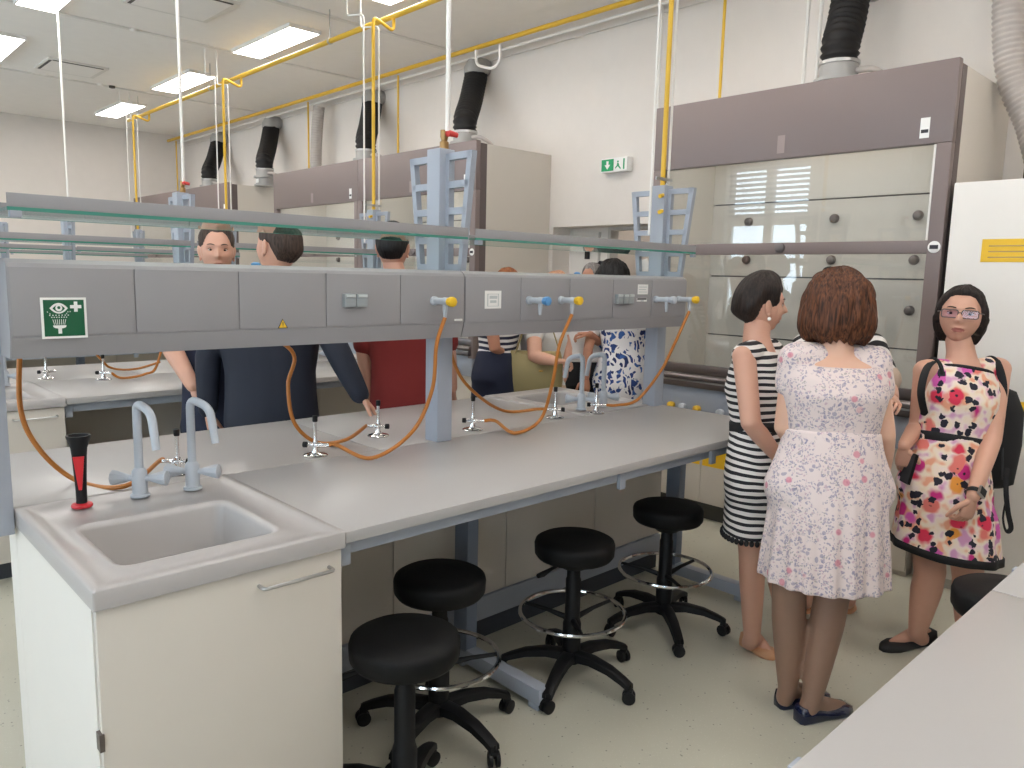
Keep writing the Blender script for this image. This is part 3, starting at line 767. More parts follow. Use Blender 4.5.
# ================================================================== FUME HOODS
HX = 3.85
def make_hood(y0, label):
    y1 = y0 + 1.8
    t = empty('fume_hood', (HX + .45, (y0 + y1) / 2, 0), label, 'fume hood', 'fume hoods along the wall')
    MB().box(HX, HX + .05, y0, y1, 2.28, 2.68, .004).build('top_panel', M['purple'], t)
    for a, b_ in ((y0, y0 + .07), (y1 - .07, y1)):
        MB().box(HX, HX + .05, a, b_, .86, 2.279, .003).build('side_frame', M['purple'], t)
    for a, b_ in ((y0, y0 + .03), (y1 - .03, y1)):
        MB().box(HX + .051, HX + .12, a, b_, .86, 2.66).build('side_strip', M['purpled'], t, False)
        MB().box(HX + .121, XE - .005, a, b_, 0, 2.66).build('side_panel', M['cream'], t, False)
    MB().box(HX + .051, XE - .005, y0 + .03, y1 - .03, 2.6, 2.66).build('roof', M['cream'], t, False)
    MB().box(HX + .051, HX + .09, y0 + .03, y1 - .03, 2.285, 2.6).build('head_liner', M['liner'], t, False)
    # interior: side, back liners in panels
    for a, b_ in ((y0 + .031, y0 + .06), (y1 - .06, y1 - .031)):
        MB().box(HX + .06, 4.56, a, b_, .93, 2.6).build('side_liner', M['liner'], t, False)
    ym = (y0 + y1) / 2
    for k, (za, zb) in enumerate(((.95, 1.18), (1.19, 1.60), (1.61, 2.10), (2.11, 2.6))):
        if k == 0:
            for a, b_ in ((y0 + .06, ym - .32), (ym - .31, ym + .31), (ym + .32, y1 - .06)): MB().box(4.50, 4.52, a, b_, za, zb).build('back_liner', M['liner'], t, False)
        else: MB().box(4.50, 4.52, y0 + .06, y1 - .06, za, zb).build('back_liner', M['liner'], t, False)
    MB().box(4.525, 4.56, y0 + .06, y1 - .06, .93, 2.6).build('back_wall', M['seam'], t, False)
    for zz in (1.42, 1.72, 1.98):
        for yy in (y0 + .35, ym - .05, y1 - .35):
            MB().lathe((4.50, yy, zz), [(.03, 0), (.03, .012), (.022, .03), (.012, .034)], 16, axis=(-1, 0, 0)).build('rod_socket', M['steeld'], t)
    MB().box(HX + .10, HX + .20, y0 + .25, y1 - .25, 2.57, 2.598).build('hood_lamp', M['hoodlamp'], t, False)
    # glazing
    MB().box(HX + .02, HX + .026, y0 + .07, y1 - .07, 1.80, 2.28).build('upper_glass', M['glass'], t, False)
    MB().box(HX + .012, HX + .018, y0 + .07, y1 - .07, 1.03, 1.735).build('sash_glass', M['glass'], t, False)
    MB().box(HX + .002, HX + .045, y0 + .07, y1 - .07, 1.732, 1.80, .006).build('sash_bar', M['purple'], t)
    MB().lathe((HX + .002, ym - .03, 1.77), [(.03, 0), (.028, .012), (.014, .016)], 18, axis=(-1, 0, 0)).build('sash_button', M['steeld'], t)
    MB().box(HX + .005, HX + .02, y0 + .072, y0 + .082, 1.80, 2.275).build('guide_rail', M['pipew'], t, False)
    bd = MB().lathe((HX, y0 + .035, 1.765), [(.03, 0), (.03, .004), (.026, .006)], 20, axis=(-1, 0, 0)).build('badge', M['paper'], t)
    MB().box(HX - .0075, HX - .006, y0 + .015, y0 + .055, 1.755, 1.775).build('badge_print', M['ink'], t, False)
    # sill: three rounded steel profiles
    MB().box(HX - .03, 4.5, y0 + .031, y1 - .031, .88, .93, .01).build('work_surface', M['steeld'], t)
    MB().tube([(HX - .01, y0 + .03, .945), (HX - .01, y1 - .03, .945)], .018, 12).build('air_foil', M['steeld'], t)
    MB().box(HX - .005, HX + .03, y0 + .03, y1 - .03, .965, 1.03, .012).build('sash_handle', M['steeld'], t)
    MB().box(HX - .035, HX - .028, y0 + .031, y1 - .031, .918, .928).build('steel_line', M['steel'], t, False)
    MB().box(HX + .01, HX + .06, y0 + .031, y1 - .031, .70, .878, .004).build('service_fascia', M['frame'], t)
    for k, dy in enumerate((.2, .40, .5, .60, 1.19, 1.36, 1.47, 1.56, 1.66)):
        MB().lathe((HX + .012, y0 + dy, .745), [(.014, 0), (.02, .004), (.024, .02), (.024, .04), (.016, .045)], 12, axis=(-1, 0, 0)).build('valve_knob', M[('tapgrey', 'yellow', 'tapgrey', 'yellow')[k % 4]], t)
    for yy in (y0 + .08, y0 + .855):
        MB().box(HX - .001, HX, yy + .03, yy + .075, 2.31, 2.41).build('plate', M['paper'] if yy < y0 + .5 else M['beigeplate'], t, False)
    MB().box(HX - .0016, HX - .001, y0 + .115, y0 + .15, 2.335, 2.352).build('plate_print', M['ink'], t, False)
    # exhaust collar on the roof
    return t
def make_base(y0, label):
    y1 = y0 + 1.8
    t = empty('hood_base_cabinet', (HX + .35, (y0 + y1) / 2, 0), label, 'cabinet', 'cabinets under the fume hoods')
    MB().box(HX + .05, 4.7, y0 + .035, y1 - .035, .115, .699).build('body', M['cream'], t, False)
    MB().box(HX + .09, 4.7, y0 + .90, y1 - .035, 0, .115).build('plinth', M['hoodplinth'], t, False)
    MB().box(HX + .05, 4.7, y0 + .035, y0 + .899, 0, .115).build('base', M['cream'], t, False)
    n = 4; w = (1.8 - .07) / n
    for k in range(n):
        a = y0 + .035 + k * w
        d_ = MB().box(HX + .03, HX + .049, a + .002, a + w - .002, .125 if k > 1 else .03, .697, .002).build('door', M['cream'], t)
        if k < 2: continue
        f = MB().box(HX + .0285, HX + .03, a + .01, a + w - .01, .372, .49).build('hazard_strip', M['yellowl'])
        f.parent = d_
        for v in f.data.vertices: v.co -= origin_of(d_)
        h_ = MB()
        yc = a + w * .42
        h_.prism([(yc - .05, .38), (yc + .05, .38), (yc, .465)], (HX + .0283, 0, 0), (0, 1, 0), (0, 0, 1), (-.001, 0, 0))
        f = h_.build('hazard_triangle', M['ink'])
        f.parent = d_
        for v in f.data.vertices: v.co -= origin_of(d_)
        h_ = MB(); h_.prism([(yc - .034, .388), (yc + .034, .388), (yc, .447)], (HX + .0272, 0, 0), (0, 1, 0), (0, 0, 1), (-.001, 0, 0))
        f = h_.build('hazard_field', M['yellowl']); f.parent = d_
        for v in f.data.vertices: v.co -= origin_of(d_)
        h_ = MB(); h_.tube([(HX + .026, yc - .014, .396), (HX + .026, yc, .425), (HX + .026, yc + .014, .396)], .0035, 6); h_.tube([(HX + .026, yc - .018, .41), (HX + .026, yc + .018, .41)], .003, 6)
        f = h_.build('hazard_mark', M['ink']); f.parent = d_
        for v in f.data.vertices: v.co -= origin_of(d_)
    return t
hood = make_hood(-.32, 'large mauve fume hood facing us behind the women')
base = make_base(-.32, 'cream base cabinet with yellow hazard labels under the large fume hood')
HOODS = [(-.32, '')]
for y0, lb in ((3.285, 'mauve fume hood with cream side next to the doorway'), (5.09, 'mauve fume hood left of the one by the doorway'), (8.13, 'mauve fume hood beyond the gap, third along the wall from the doorway'), (9.94, 'mauve fume hood farthest along the wall, by the far corner')):
    o = copy_tree(hood, None, (0, y0 + .32, 0)); o['label'] = lb
    o = copy_tree(base, None, (0, y0 + .32, 0)); o['label'] = 'cream base cabinet under the ' + lb.replace('mauve fume hood', 'hood')
# collars and ducts
def corr(pts, r, amp, pitch):
    pp = []
    src = bez(pts, 24)
    L = [0]
    for a, b_ in zip(src, src[1:]): L.append(L[-1] + (b_ - a).length)
    n = int(L[-1] / pitch * 4); out = []; rad = []
    j = 0
    for k in range(n + 1):
        s_ = L[-1] * k / n
        while j < len(L) - 2 and L[j + 1] < s_: j += 1
        f = (s_ - L[j]) / max(1e-9, L[j + 1] - L[j])
        out.append(src[j].lerp(src[j + 1], f)); rad.append(r + amp * math.sin(2 * PI * k / 4 + .4))
    return MB().tube(out, rad, 20)
def duct(px, top, lb, x=4.3, r=.105, z0=2.66):
    p = at_x(*px, x); p.z = z0
    c = empty('duct_collar', p, 'grey duct collar under the ' + lb, 'duct collar', 'duct collars on the fume hoods')
    MB().lathe(p, [(r + .03, 0), (r + .03, .02), (r + .008, .025), (r + .008, .10), (r + .035, .105), (r + .035, .125), (r + .005, .13), (r + .005, .22)], 28).build('collar', M['collar'], c)
    MB().lathe(p + V((0, 0, .205)), [(r + .012, 0), (r + .012, .018)], 28).build('clamp', M['steel'], c)
    MB().box(p.x - r - .012, p.x - r - .009, p.y - .06, p.y + .02, z0 + .035, z0 + .085).build('label', M['paper'], c, False)
    MB().tube(fillet([p + V((.0, -r, .16)), p + V((0, -r - .1, .16)), p + V((.1, -r - .16, .10)), p + V((.12, -r - .16, .0))], .06), .018, 10).build('drain_pipe', M['ductg'], c)
    q = at_x(*top, min(x + .33, 4.62) if top[1] > 0 else x + .12)
    pts = [p + V((0, 0, .215)), p + V((0, 0, .33)), V(((p.x + q.x) / 2, (p.y + q.y) / 2, (p.z + .2 + q.z) / 2)), q - V((0, 0, .06)), q]
    if q.z < ZC - .1:
        MB().lathe(q - V((0, 0, .04)), [(r + .012, 0), (r + .012, .06), (r - .01, .1), (r - .03, .14)], 24).build('top_sleeve', M['collar'], c)
        MB().cyl(q + V((0, 0, .04)), V((XE - .002, q.y, q.z + .04)), r * .8, n=20).build('wall_stub', M['collar'], c)
    o = corr(pts, r, .008, .04).build('exhaust_duct', M['duct'], loc=p, angle=80)
    tag(o, lb, 'duct', 'black exhaust ducts')
duct((838, 80), (853, -20), 'black corrugated duct above the large fume hood')
duct((465, 143), (476, 70), 'black corrugated duct above the hood by the doorway')
duct((366, 158), (372, 100), 'black duct above the second hood behind the yellow pipe')
duct((265, 182), (271, 125), 'black duct above the gap between the hood pairs', z0=2.66)
duct((210, 192), (218, 140), 'black duct farthest left above the far hoods')
p = at_x(316, 172, 4.55)
o = corr([(p.x, p.y, 2.5), (p.x, p.y, 2.9), at_x(317, 130, 4.55), at_x(319, 106, 4.55)], .07, .003, .03).build('grey_duct', M['ductg'], loc=p, angle=80); tag(o, 'slim grey vertical duct between the two far black ducts', 'duct')
o = corr([(4.35, -.62, 2.085), (4.35, -.60, 2.2), (4.4, -.52, 2.42), (4.42, -.40, 2.7), (4.42, -.345, 3.1), (4.42, -.33, ZC - .002)], .075, .005, .03).build('grey_duct', M['ductg'], loc=(4.35, -.66, 2.06), angle=80); tag(o, 'grey corrugated duct above the white cabinet at the right edge', 'duct')
o = MB().tube([(4.45, -.5, 2.08), (4.45, -.5, 2.35), (4.46, -.48, 2.6)], .006, 8).build('cable', M['black'], loc=(4.45, -.5, 2.08)); tag(o, 'thin black cable rising from the white cabinet', 'cable')
o = MB().box(4.735, 4.75, -.02, .05, 2.55, 2.68, .003).build('wall_plate', M['conduit'], loc=(4.75, 0, 2.6)); tag(o, 'small grey plate on the wall right of the large hood', 'plate')

# ---- tall white safety cabinet at the right
t = empty('tall_cabinet', (4.25, -.95, 0), 'tall white cabinet with yellow label at the right edge', 'cabinet')
MB().box(3.87, 4.7, -1.54, -.345, .06, 2.08, .004).build('body', M['white'], t)
MB().box(3.9, 4.68, -1.52, -.36, 0, .06).build('plinth', M['conduit'], t)
for a, b_ in ((-1.535, -.945), (-.94, -.35)): 
    MB().box(3.85, 3.869, a, b_, .12, 2.075, .003).build('door', M['white'], t)
MB().box(3.848, 3.8495, -.72, -.50, 1.69, 1.80).build('label', M['yellowl'], t, False)
for k in range(3): MB().box(3.8472, 3.8479, -.70, -.53, 1.71 + k * .027, 1.716 + k * .027).build('print', M['brass'], t, False)
MB().box(3.848, 3.8495, -.93, -.60, .96, 1.03).build('label', M['yellowl'], t, False)

# ---- emergency exit sign
t = empty('exit_sign', (4.7, 2.497, 2.5), 'green and white emergency exit sign on the white wall', 'sign')
MB().box(4.675, 4.749, 2.36, 2.635, 2.445, 2.56, .006).build('housing', M['paper'], t)
MB().box(4.672, 4.674, 2.50, 2.628, 2.455, 2.55).build('arrow_field', M['exitg'], t, False)
MB().prism([(2.575, 2.535), (2.553, 2.535), (2.553, 2.505), (2.535, 2.505), (2.564, 2.468), (2.593, 2.505), (2.575, 2.505)], (4.6715, 0, 0), (0, 1, 0), (0, 0, 1), (-.0006, 0, 0)).build('arrow', M['paper'], t, False)
mb = MB(); X0 = 4.674
mb.box(X0 - .001, X0, 2.385, 2.40, 2.46, 2.545)
mb.prism([(2.455, 2.535), (2.465, 2.525), (2.455, 2.515), (2.445, 2.525)], (X0, 0, 0), (0, 1, 0), (0, 0, 1), (-.001, 0, 0))
mb.prism([(2.462, 2.514), (2.448, 2.514), (2.438, 2.488), (2.420, 2.468), (2.428, 2.462), (2.446, 2.480), (2.456, 2.488), (2.478, 2.470), (2.484, 2.476), (2.466, 2.494)], (X0, 0, 0), (0, 1, 0), (0, 0, 1), (-.001, 0, 0))
mb.build('running_figure', M['exitg'], t, False)

# ================================================================== PIPES
def pipe(name, pts, r, m, lb, cat='pipe', grp=None, fr=.04):
    o = MB().tube(fillet(pts, fr), r, 12).build(name, M[m], loc=pts[-1]); return tag(o, lb, cat, grp)
pipe('gas_pipe', [(3.15, -5.5, 3.515), (3.15, 9.6, 3.515)], .021, 'yellow', 'long yellow gas main hung under the ceiling above the bench ends')
pipe('gas_pipe', [(4.45, -5.5, 3.66), (4.45, 11.8, 3.66)], .021, 'yellow', 'long yellow gas main beside the hood wall')
pipe('water_pipe', [(4.55, -5.5, 3.62), (4.55, 11.8, 3.62)], .012, 'pipew', 'thin white pipe running along the hood wall ceiling')
for i, y in enumerate((2.0, 4.4, 6.9, 9.2)):
    t = empty('pipe_hanger', (3.15, y, 3.6), 'steel hanger holding the yellow main, number %d from the camera' % (i + 1), 'hanger', 'pipe hangers')
    t['label'] = ['steel hanger on the front yellow main, nearest the large hood', 'steel hanger on the front yellow main above the second bench', 'steel hanger on the front yellow main above the third bench', 'steel hanger on the front yellow main, farthest away'][i]
    MB().cyl((3.15, y, 3.53), (3.15, y, ZC), .005, n=8).build('rod', M['steel'], t)
    MB().lathe((3.15, y - .012, 3.515), [(.027, 0), (.027, .024)], 14, axis=(0, 1, 0)).build('clip', M['steel'], t)
bn = ['nearest', 'second', 'third', 'farthest']
for k in range(4):
    y = CY + PITCH * k; x = 2.945
    pipe('gas_pipe', [(3.15, y + .03, 3.5), (3.15, y + .03, 3.40), (x, y, 3.46), (x, y, 1.75)], .013, 'yellow', 'yellow gas drop pipe above the end of the %s bench' % bn[k], grp='yellow drop pipes', fr=.05)
    pipe('water_pipe', [(x - .07, y + .25, ZC), (x - .07, y + .25, 3.5), (x - .07, y + .02, 3.46), (x - .07, y + .02, 1.80)], .0065, 'pipew', 'thin white drop pipe left of the yellow one, %s bench' % bn[k], grp='white drop pipes')
    pipe('water_pipe', [(x + .05, y + .25, ZC), (x + .05, y + .25, 3.44), (x + .05, y, 3.40), (x + .05, y, 1.80)], .0065, 'pipew', 'thin white drop pipe right of the yellow one, %s bench' % bn[k], grp='white drop pipes')
    if k < 3:
        t = empty('pipe_valve', (x, y, 1.9), 'yellow lever valves on the gas drop pipe of the %s bench' % bn[k], 'valve')
        for zz, m_ in ((2.0, 'yellow'), (1.92, 'yellowl')):
            MB().lathe((x, y, zz - .025), [(.014, 0), (.02, .005), (.02, .045), (.014, .05)], 12).build('body', M['brass'], t)
            MB().tube([(x, y - .02, zz), (x - .02, y - .03, zz + .004), (x - .06, y - .03, zz - .008)], [.010, .009, .011], 8).build('lever', M[m_], t)
        MB().box(x - .08, x + .06, y - .018, y - .012, 2.075, 2.09).build('clamp', M['steel'], t)
        xm = 1.505
        pipe('water_pipe', [(xm, y - .02, ZC), (xm, y - .02, 2.12)], .0095, 'pipew', 'white drop pipe to the middle post of the %s bench' % bn[k], grp='white middle drop pipes')
        t = empty('red_valve', (xm, y, 2.08), 'red handled valve on top of the middle post, %s bench' % bn[k], 'valve')
        MB().lathe((xm, y, 2.05), [(.012, 0), (.018, .004), (.018, .03), (.012, .036), (.016, .05), (.016, .075)], 12).build('body', M['brass'], t)
        MB().tube([(xm, y - .02, 2.11), (xm - .0, y - .035, 2.11), (xm + .03, y - .045, 2.105)], [.012, .012, .009], 8).build('lever', M['redv'], t)
for (u, v0, v1), lb in zip(((719.5, 98, 2), (398, 160, 75), (309, 175, 100), (178, 195, 140)), ('thin yellow pipe down to the large fume hood', 'thin yellow pipe behind the front drop pipe', 'thin yellow pipe left of the slim grey duct', 'thin yellow pipe in the far corner')):
    p = at_x(u, v0, 4.5)
    pipe('gas_pipe', [(4.5, p.y, 3.64), (4.5, p.y, 2.6)], .011, 'yellow', lb, grp='thin yellow wall pipes')
for i, dy in enumerate((.0, .09)):
    pipe('wall_conduit', [(4.7, .82 + dy, ZC), (4.7, .82 + dy, 2.66)], .012, 'pipew', ['white conduit on the wall above the large hood, right one', 'white conduit on the wall above the large hood, left one'][i], 'conduit')
pipe('wall_conduit', [(4.7, 2.1, ZC), (4.7, 2.1, DZ)], .010, 'pipew', 'white conduit down the wall beside the exit sign', 'conduit')
pipe('water_pipe', [at_x(476, 50, 4.3), at_x(476, 65, 4.3), at_x(492, 69, 4.3), at_x(500, 62, 4.3), at_x(500, 45, 4.3)], .013, 'pipew', 'white pipe loop beside the duct by the doorway', fr=.06)

# ================================================================== PEOPLE
def remesh(mb, name, mats, parent, voxel=.007, smooth=6, fac=.5, extra=None):
    """closed overlapping volumes -> one continuous skin; extra = MB joined on without remeshing"""
    off = origin_of(parent)
    me = mb.mesh(name, off)
    tmp = bpy.data.objects.new('tmp', me); COL.objects.link(tmp)
    md = tmp.modifiers.new('r', 'REMESH'); md.mode = 'VOXEL'; md.voxel_size = voxel; md.use_smooth_shade = True
    if smooth:
        ms = tmp.modifiers.new('s', 'SMOOTH'); ms.factor = fac; ms.iterations = smooth
    dg = bpy.context.evaluated_depsgraph_get(); dg.update()
    nm = bpy.data.meshes.new_from_object(tmp.evaluated_get(dg))
    bpy.data.objects.remove(tmp); bpy.data.meshes.remove(me)
    nm.name = name
    if extra is not None:
        bm = bmesh.new(); bm.from_mesh(nm)
        for f in bm.faces: f.material_index = 0
        vs = [bm.verts.new(p - off) for p in extra.v]
        for f, mi in zip(extra.f, extra.m):
            try:
                nf = bm.faces.new([vs[i] for i in f]); nf.material_index = mi
            except ValueError: pass
        bmesh.ops.recalc_face_normals(bm, faces=bm.faces)
        bm.to_mesh(nm); bm.free()
    for m in (mats if isinstance(mats, (list, tuple)) else [mats]): nm.materials.append(m)
    nm.polygons.foreach_set('use_smooth', [True] * len(nm.polygons))
    o = bpy.data.objects.new(name, nm); COL.objects.link(o); o.parent = parent
    return o
def ering(c, a, b_, ra, rb, n=28, e=2.3):
    """super-ellipse ring, a lateral, b_ front axis"""
    out = []
    for k in range(n):
        t = 2 * PI * k / n; ct, st = math.cos(t), math.sin(t)
        out.append(c + a * (math.copysign(abs(ct) ** (2 / e), ct) * ra) + b_ * (math.copysign(abs(st) ** (2 / e), st) * rb))
    return out
WOM = [(-.16, .150, .100), (-.06, .172, .115), (.04, .175, .118), (.22, .148, .108), (.42, .122, .096), (.58, .132, .108), (.72, .145, .122), (.85, .150, .103), (.95, .140, .080), (1.02, .095, .062), (1.07, .056, .054)]
MAN = [(-.16, .150, .105), (-.06, .170, .115), (.04, .172, .118), (.22, .165, .116), (.42, .162, .114), (.58, .175, .122), (.72, .188, .128), (.85, .192, .115), (.95, .175, .090), (1.02, .115, .068), (1.07, .062, .060)]
class Body: pass
def setup(J, D, prof, k=1.0, front=None):
    """J: pixel joints (u, v[, depth offset]) -> 3D; prof: torso profile"""
    B = Body(); B.D = D
    g = {}
    for n_, q in J.items(): g[n_] = P(q[0], q[1], D + (q[2] if len(q) > 2 else 0))
    B.j = g; B.prof = prof; B.k = k
    hc = (g['hl'] + g['hr']) / 2; sc = (g['sl'] + g['sr']) / 2
    B.hc, B.sc = hc, sc
    B.up = (sc - hc).normalized()
    la = (g['hr'] - g['hl']).normalized(); lb = (g['sr'] - g['sl']).normalized()
    B.la, B.lb = la, lb
    B.L = (sc - hc).length
    return B
def lat(B, t):
    a = B.la.lerp(B.lb, min(1, max(0, t))); a = (a - B.up * a.dot(B.up)).normalized()
    return a, a.cross(B.up) * -1          # lateral, front (sl -> sr lateral; front = up x lateral)
def torso_rings(B, t0, t1, infl=0.0, n=28, tilt=0.0, sub=3, kw=1.0):
    pr = B.prof; ts = sorted(set([t0, t1] + [p[0] for p in pr if t0 < p[0] < t1]))
    rings = []
    for t in ts:
        for i in range(len(pr) - 1):
            if pr[i][0] <= t <= pr[i + 1][0]: break
        f = (t - pr[i][0]) / (pr[i + 1][0] - pr[i][0]); f = min(1, max(0, f))
        ra = (pr[i][1] * (1 - f) + pr[i + 1][1] * f) * B.k * kw; rb = (pr[i][2] * (1 - f) + pr[i + 1][2] * f) * B.k
        a, b_ = lat(B, t)
        c = B.hc + B.up * (B.L * t)
        ring = ering(c, a, b_, ra + infl, rb + infl, n)
        if t == t1 and tilt:
            ring = [p + B.up * (-tilt * ((p - c).dot(b_) / (rb + infl))) for p in ring]
        rings.append(ring)
    return rings
def arm_pts(B, s_, ext=None):
    return B.j['s' + s_], B.j['e' + s_], B.j['w' + s_]
def limb(mb, a, b_, c, ra, rm, rb_, rc, infl=0.0, bulge=.3, n=14):
    m1 = a.lerp(b_, .5); m2 = b_.lerp(c, bulge); m3 = b_.lerp(c, .72)
    mb.capsule([a, m1, b_, m2, m3, c], [ra + infl, (ra + rm) / 2 + infl, rm + infl, rb_ + infl, (rb_ * .45 + rc * .55) + infl, rc + infl], n)
def hand(mb, w, d_, pn, side, k=1.0, curl=.5, spread=.06):
    """w wrist, d_ finger direction, pn palm normal (curl towards), side = thumb direction"""
    d_ = d_.normalized(); pn = (pn - d_ * pn.dot(d_)).normalized(); sd = d_.cross(pn)
    if sd.dot(side) < 0: sd = -sd
    def E(c, a, b_): return [c + sd * (math.cos(2 * PI * q / 12) * a) + pn * (math.sin(2 * PI * q / 12) * b_) for q in range(12)]
    rg = []
    for t, a, b_ in ((-.03, .023, .021), (0, .025, .019), (.025, .033, .017), (.055, .040, .015), (.078, .040, .013), (.088, .036, .010)):
        rg.append(E(w + d_ * (t * k), a * k, b_ * k))
    mb.loft(rg)
    for q, (o, L_, r) in enumerate(((.029, .073, .0085), (.010, .082, .0088), (-.010, .076, .0085), (-.028, .060, .0075))):
        p = w + d_ * (.076 * k) + sd * (o * k)
        dd = (d_ + sd * (spread * (1.5 - q))).normalized()
        pts = [p - dd * .008]; ang = 0
        for seg, fr in enumerate((.42, .32, .26)):
            ang += curl * (.8 if seg == 0 else 1.0)
            dr = dd * math.cos(ang) + pn * math.sin(ang)
            p = p + dr * (L_ * fr * k); pts.append(p)
        mb.capsule(pts, [r * k, r * k * .98, r * k * .92, r * k * .8], 8)
    p = w + d_ * (.02 * k) + sd * (.024 * k)
    d1 = (d_ * .62 + sd * .62 + pn * .25).normalized(); d2 = (d_ * .9 + sd * .25 + pn * .35).normalized()
    p1 = p + d1 * .042 * k; p2 = p1 + d2 * .032 * k; p3 = p2 + d2 * .024 * k
    mb.capsule([p, p1, p2, p3], [.014 * k, .0115 * k, .010 * k, .0085 * k], 8)
def head_pt(d, k=1.0):
    """d unit direction (x right, y front, z up) -> point of the head"""
    x, y, z = d
    px, py, pz = x * .074, y * .096, z * .118
    if z < 0:
        s_ = min(1, -z) ** 1.6
        px *= 1 - .30 * s_
        if y < 0: py *= 1 - .40 * s_
    if y < 0: py *= 1.04
    if z > 0: px *= 1 + .04 * z
    if y > 0:
        f = min(1, y * 2.2); f = f * f
        g = lambda a, b_, sx, sz: math.exp(-((px - a) / sx) ** 2 - ((pz - b_) / sz) ** 2)
        py -= .006 * f * (abs(x) < .9)
        nz = max(0, min(1, (.02 - pz) / .042)) if pz > -.022 else max(0, 1 - (-.022 - pz) / .016)
        py += f * (.026 * nz * math.exp(-(px / (.008 + .006 * nz)) ** 2) + .004 * g(0, .0, .012, .03))
        py -= f * .010 * (g(.031, .008, .017, .013) + g(-.031, .008, .017, .013))
        py += f * .004 * (g(.03, .03, .025, .009) + g(-.03, .03, .025, .009))
        py += f * (.010 * g(0, -.053, .020, .006) + .010 * g(0, -.067, .018, .006) - .006 * g(0, -.060, .03, .003) + .009 * g(0, -.098, .018, .014))
        py += f * .004 * (g(.045, -.02, .02, .02) + g(-.045, -.02, .02, .02))
    return V((px * k, py * k, pz * k))
def head_frame(c, fwd, up):
    up = up.normalized(); fwd = (fwd - up * fwd.dot(up)).normalized(); rt = fwd.cross(up)
    return lambda p: c + rt * p.x + fwd * p.y + up * p.z
def add_head(mb, T0, k, lipm=1, wx=1.0):
    T = lambda p: T0(V((p.x * wx, p.y, p.z)))
    nu, nv = 96, 84; rings = []
    for i in range(nv + 1):
        ph = -PI / 2 + PI * (.008 + .984 * i / nv)
        rings.append([head_pt((math.sin(t) * math.cos(ph), math.cos(t) * math.cos(ph), math.sin(ph)), k) for t in [2 * PI * q / nu for q in range(nu)]])
    base = len(mb.f); mb.mi = 0
    mb.loft([[T(p) for p in r] for r in rings])
    for i in range(nv):
        for q in range(nu):
            p = (rings[i][q] + rings[i + 1][(q + 1) % nu]) / (2 * k)
            if p.y > .05 and abs(p.x) < .022 * (1 - ((p.z + .060) / .011) ** 2) and -.070 < p.z < -.050: mb.m[base + i * nu + q] = lipm
    for s_ in (-1, 1):     # ears: rim + lobe
        mb.ellip(T(V((s_ * .074, -.008, -.004)) * k), ((T(V((0, .016, .004)) * k) - T(V((0, 0, 0)))), (T(V((s_ * .012, -.010, 0)) * k) - T(V((0, 0, 0)))), (T(V((s_ * .006, -.004, .032)) * k) - T(V((0, 0, 0))))), 12, 10)
        mb.ellip(T(V((s_ * .074, -.002, -.034)) * k), ((T(V((0, .010, 0)) * k) - T(V((0, 0, 0)))), (T(V((s_ * .006, -.003, 0)) * k) - T(V((0, 0, 0)))), (T(V((0, 0, .010)) * k) - T(V((0, 0, 0))))), 8, 6)
def face_parts(T0, k, parent, brow, wx=1.0):
    T = lambda p: T0(V((p.x * wx, p.y, p.z)))
    for s_ in (-1, 1):
        sf = head_pt(V((s_ * .40, .91, .07)).normalized(), 1)
        c = V((s_ * .031, sf.y - .0055, .008)) * k
        e = MB().ellip(T(c), [(T(V(a) * k) - T(V((0, 0, 0)))) for a in ((.0125, 0, 0), (0, .0105, 0), (0, 0, .0052))], 14, 10).build('eye', M['eyewhite'], parent)
        o = MB(); cc = c + V((0, .0088, 0)) * k
        o.ellip(T(cc), [(T(V(a) * k) - T(V((0, 0, 0)))) for a in ((.0058, 0, 0), (0, .0022, 0), (0, 0, .0048))], 12, 8)
        i_ = o.build('iris', M['iris'])
        for v in i_.data.vertices: v.co -= origin_of(e)
        i_.parent = e
        pts = []
        for q in range(6):
            x = s_ * (.014 + .0065 * q); dz = .030 + .0045 * math.sin(PI * q / 5.5)
            yy = head_pt(V((x / .074, 0.0, dz / .118)) + V((0, math.sqrt(max(.05, 1 - (x / .074) ** 2 - (dz / .118) ** 2)), 0)), 1).y
            pts.append(T(V((x, yy + .001, dz)) * k))
        MB().tube(pts, [.0018, .003, .0032, .003, .0024, .0012], 6).build('eyebrow', brow, parent)
        lid = [T(V((s_ * (.019 + .0048 * q), sf.y + .003 - .0012 * abs(q - 2), .0125 + .004 * math.sin(PI * q / 5))) * k) for q in range(6)]
        MB().tube(lid, .0016, 6).build('eyelid', brow, parent)
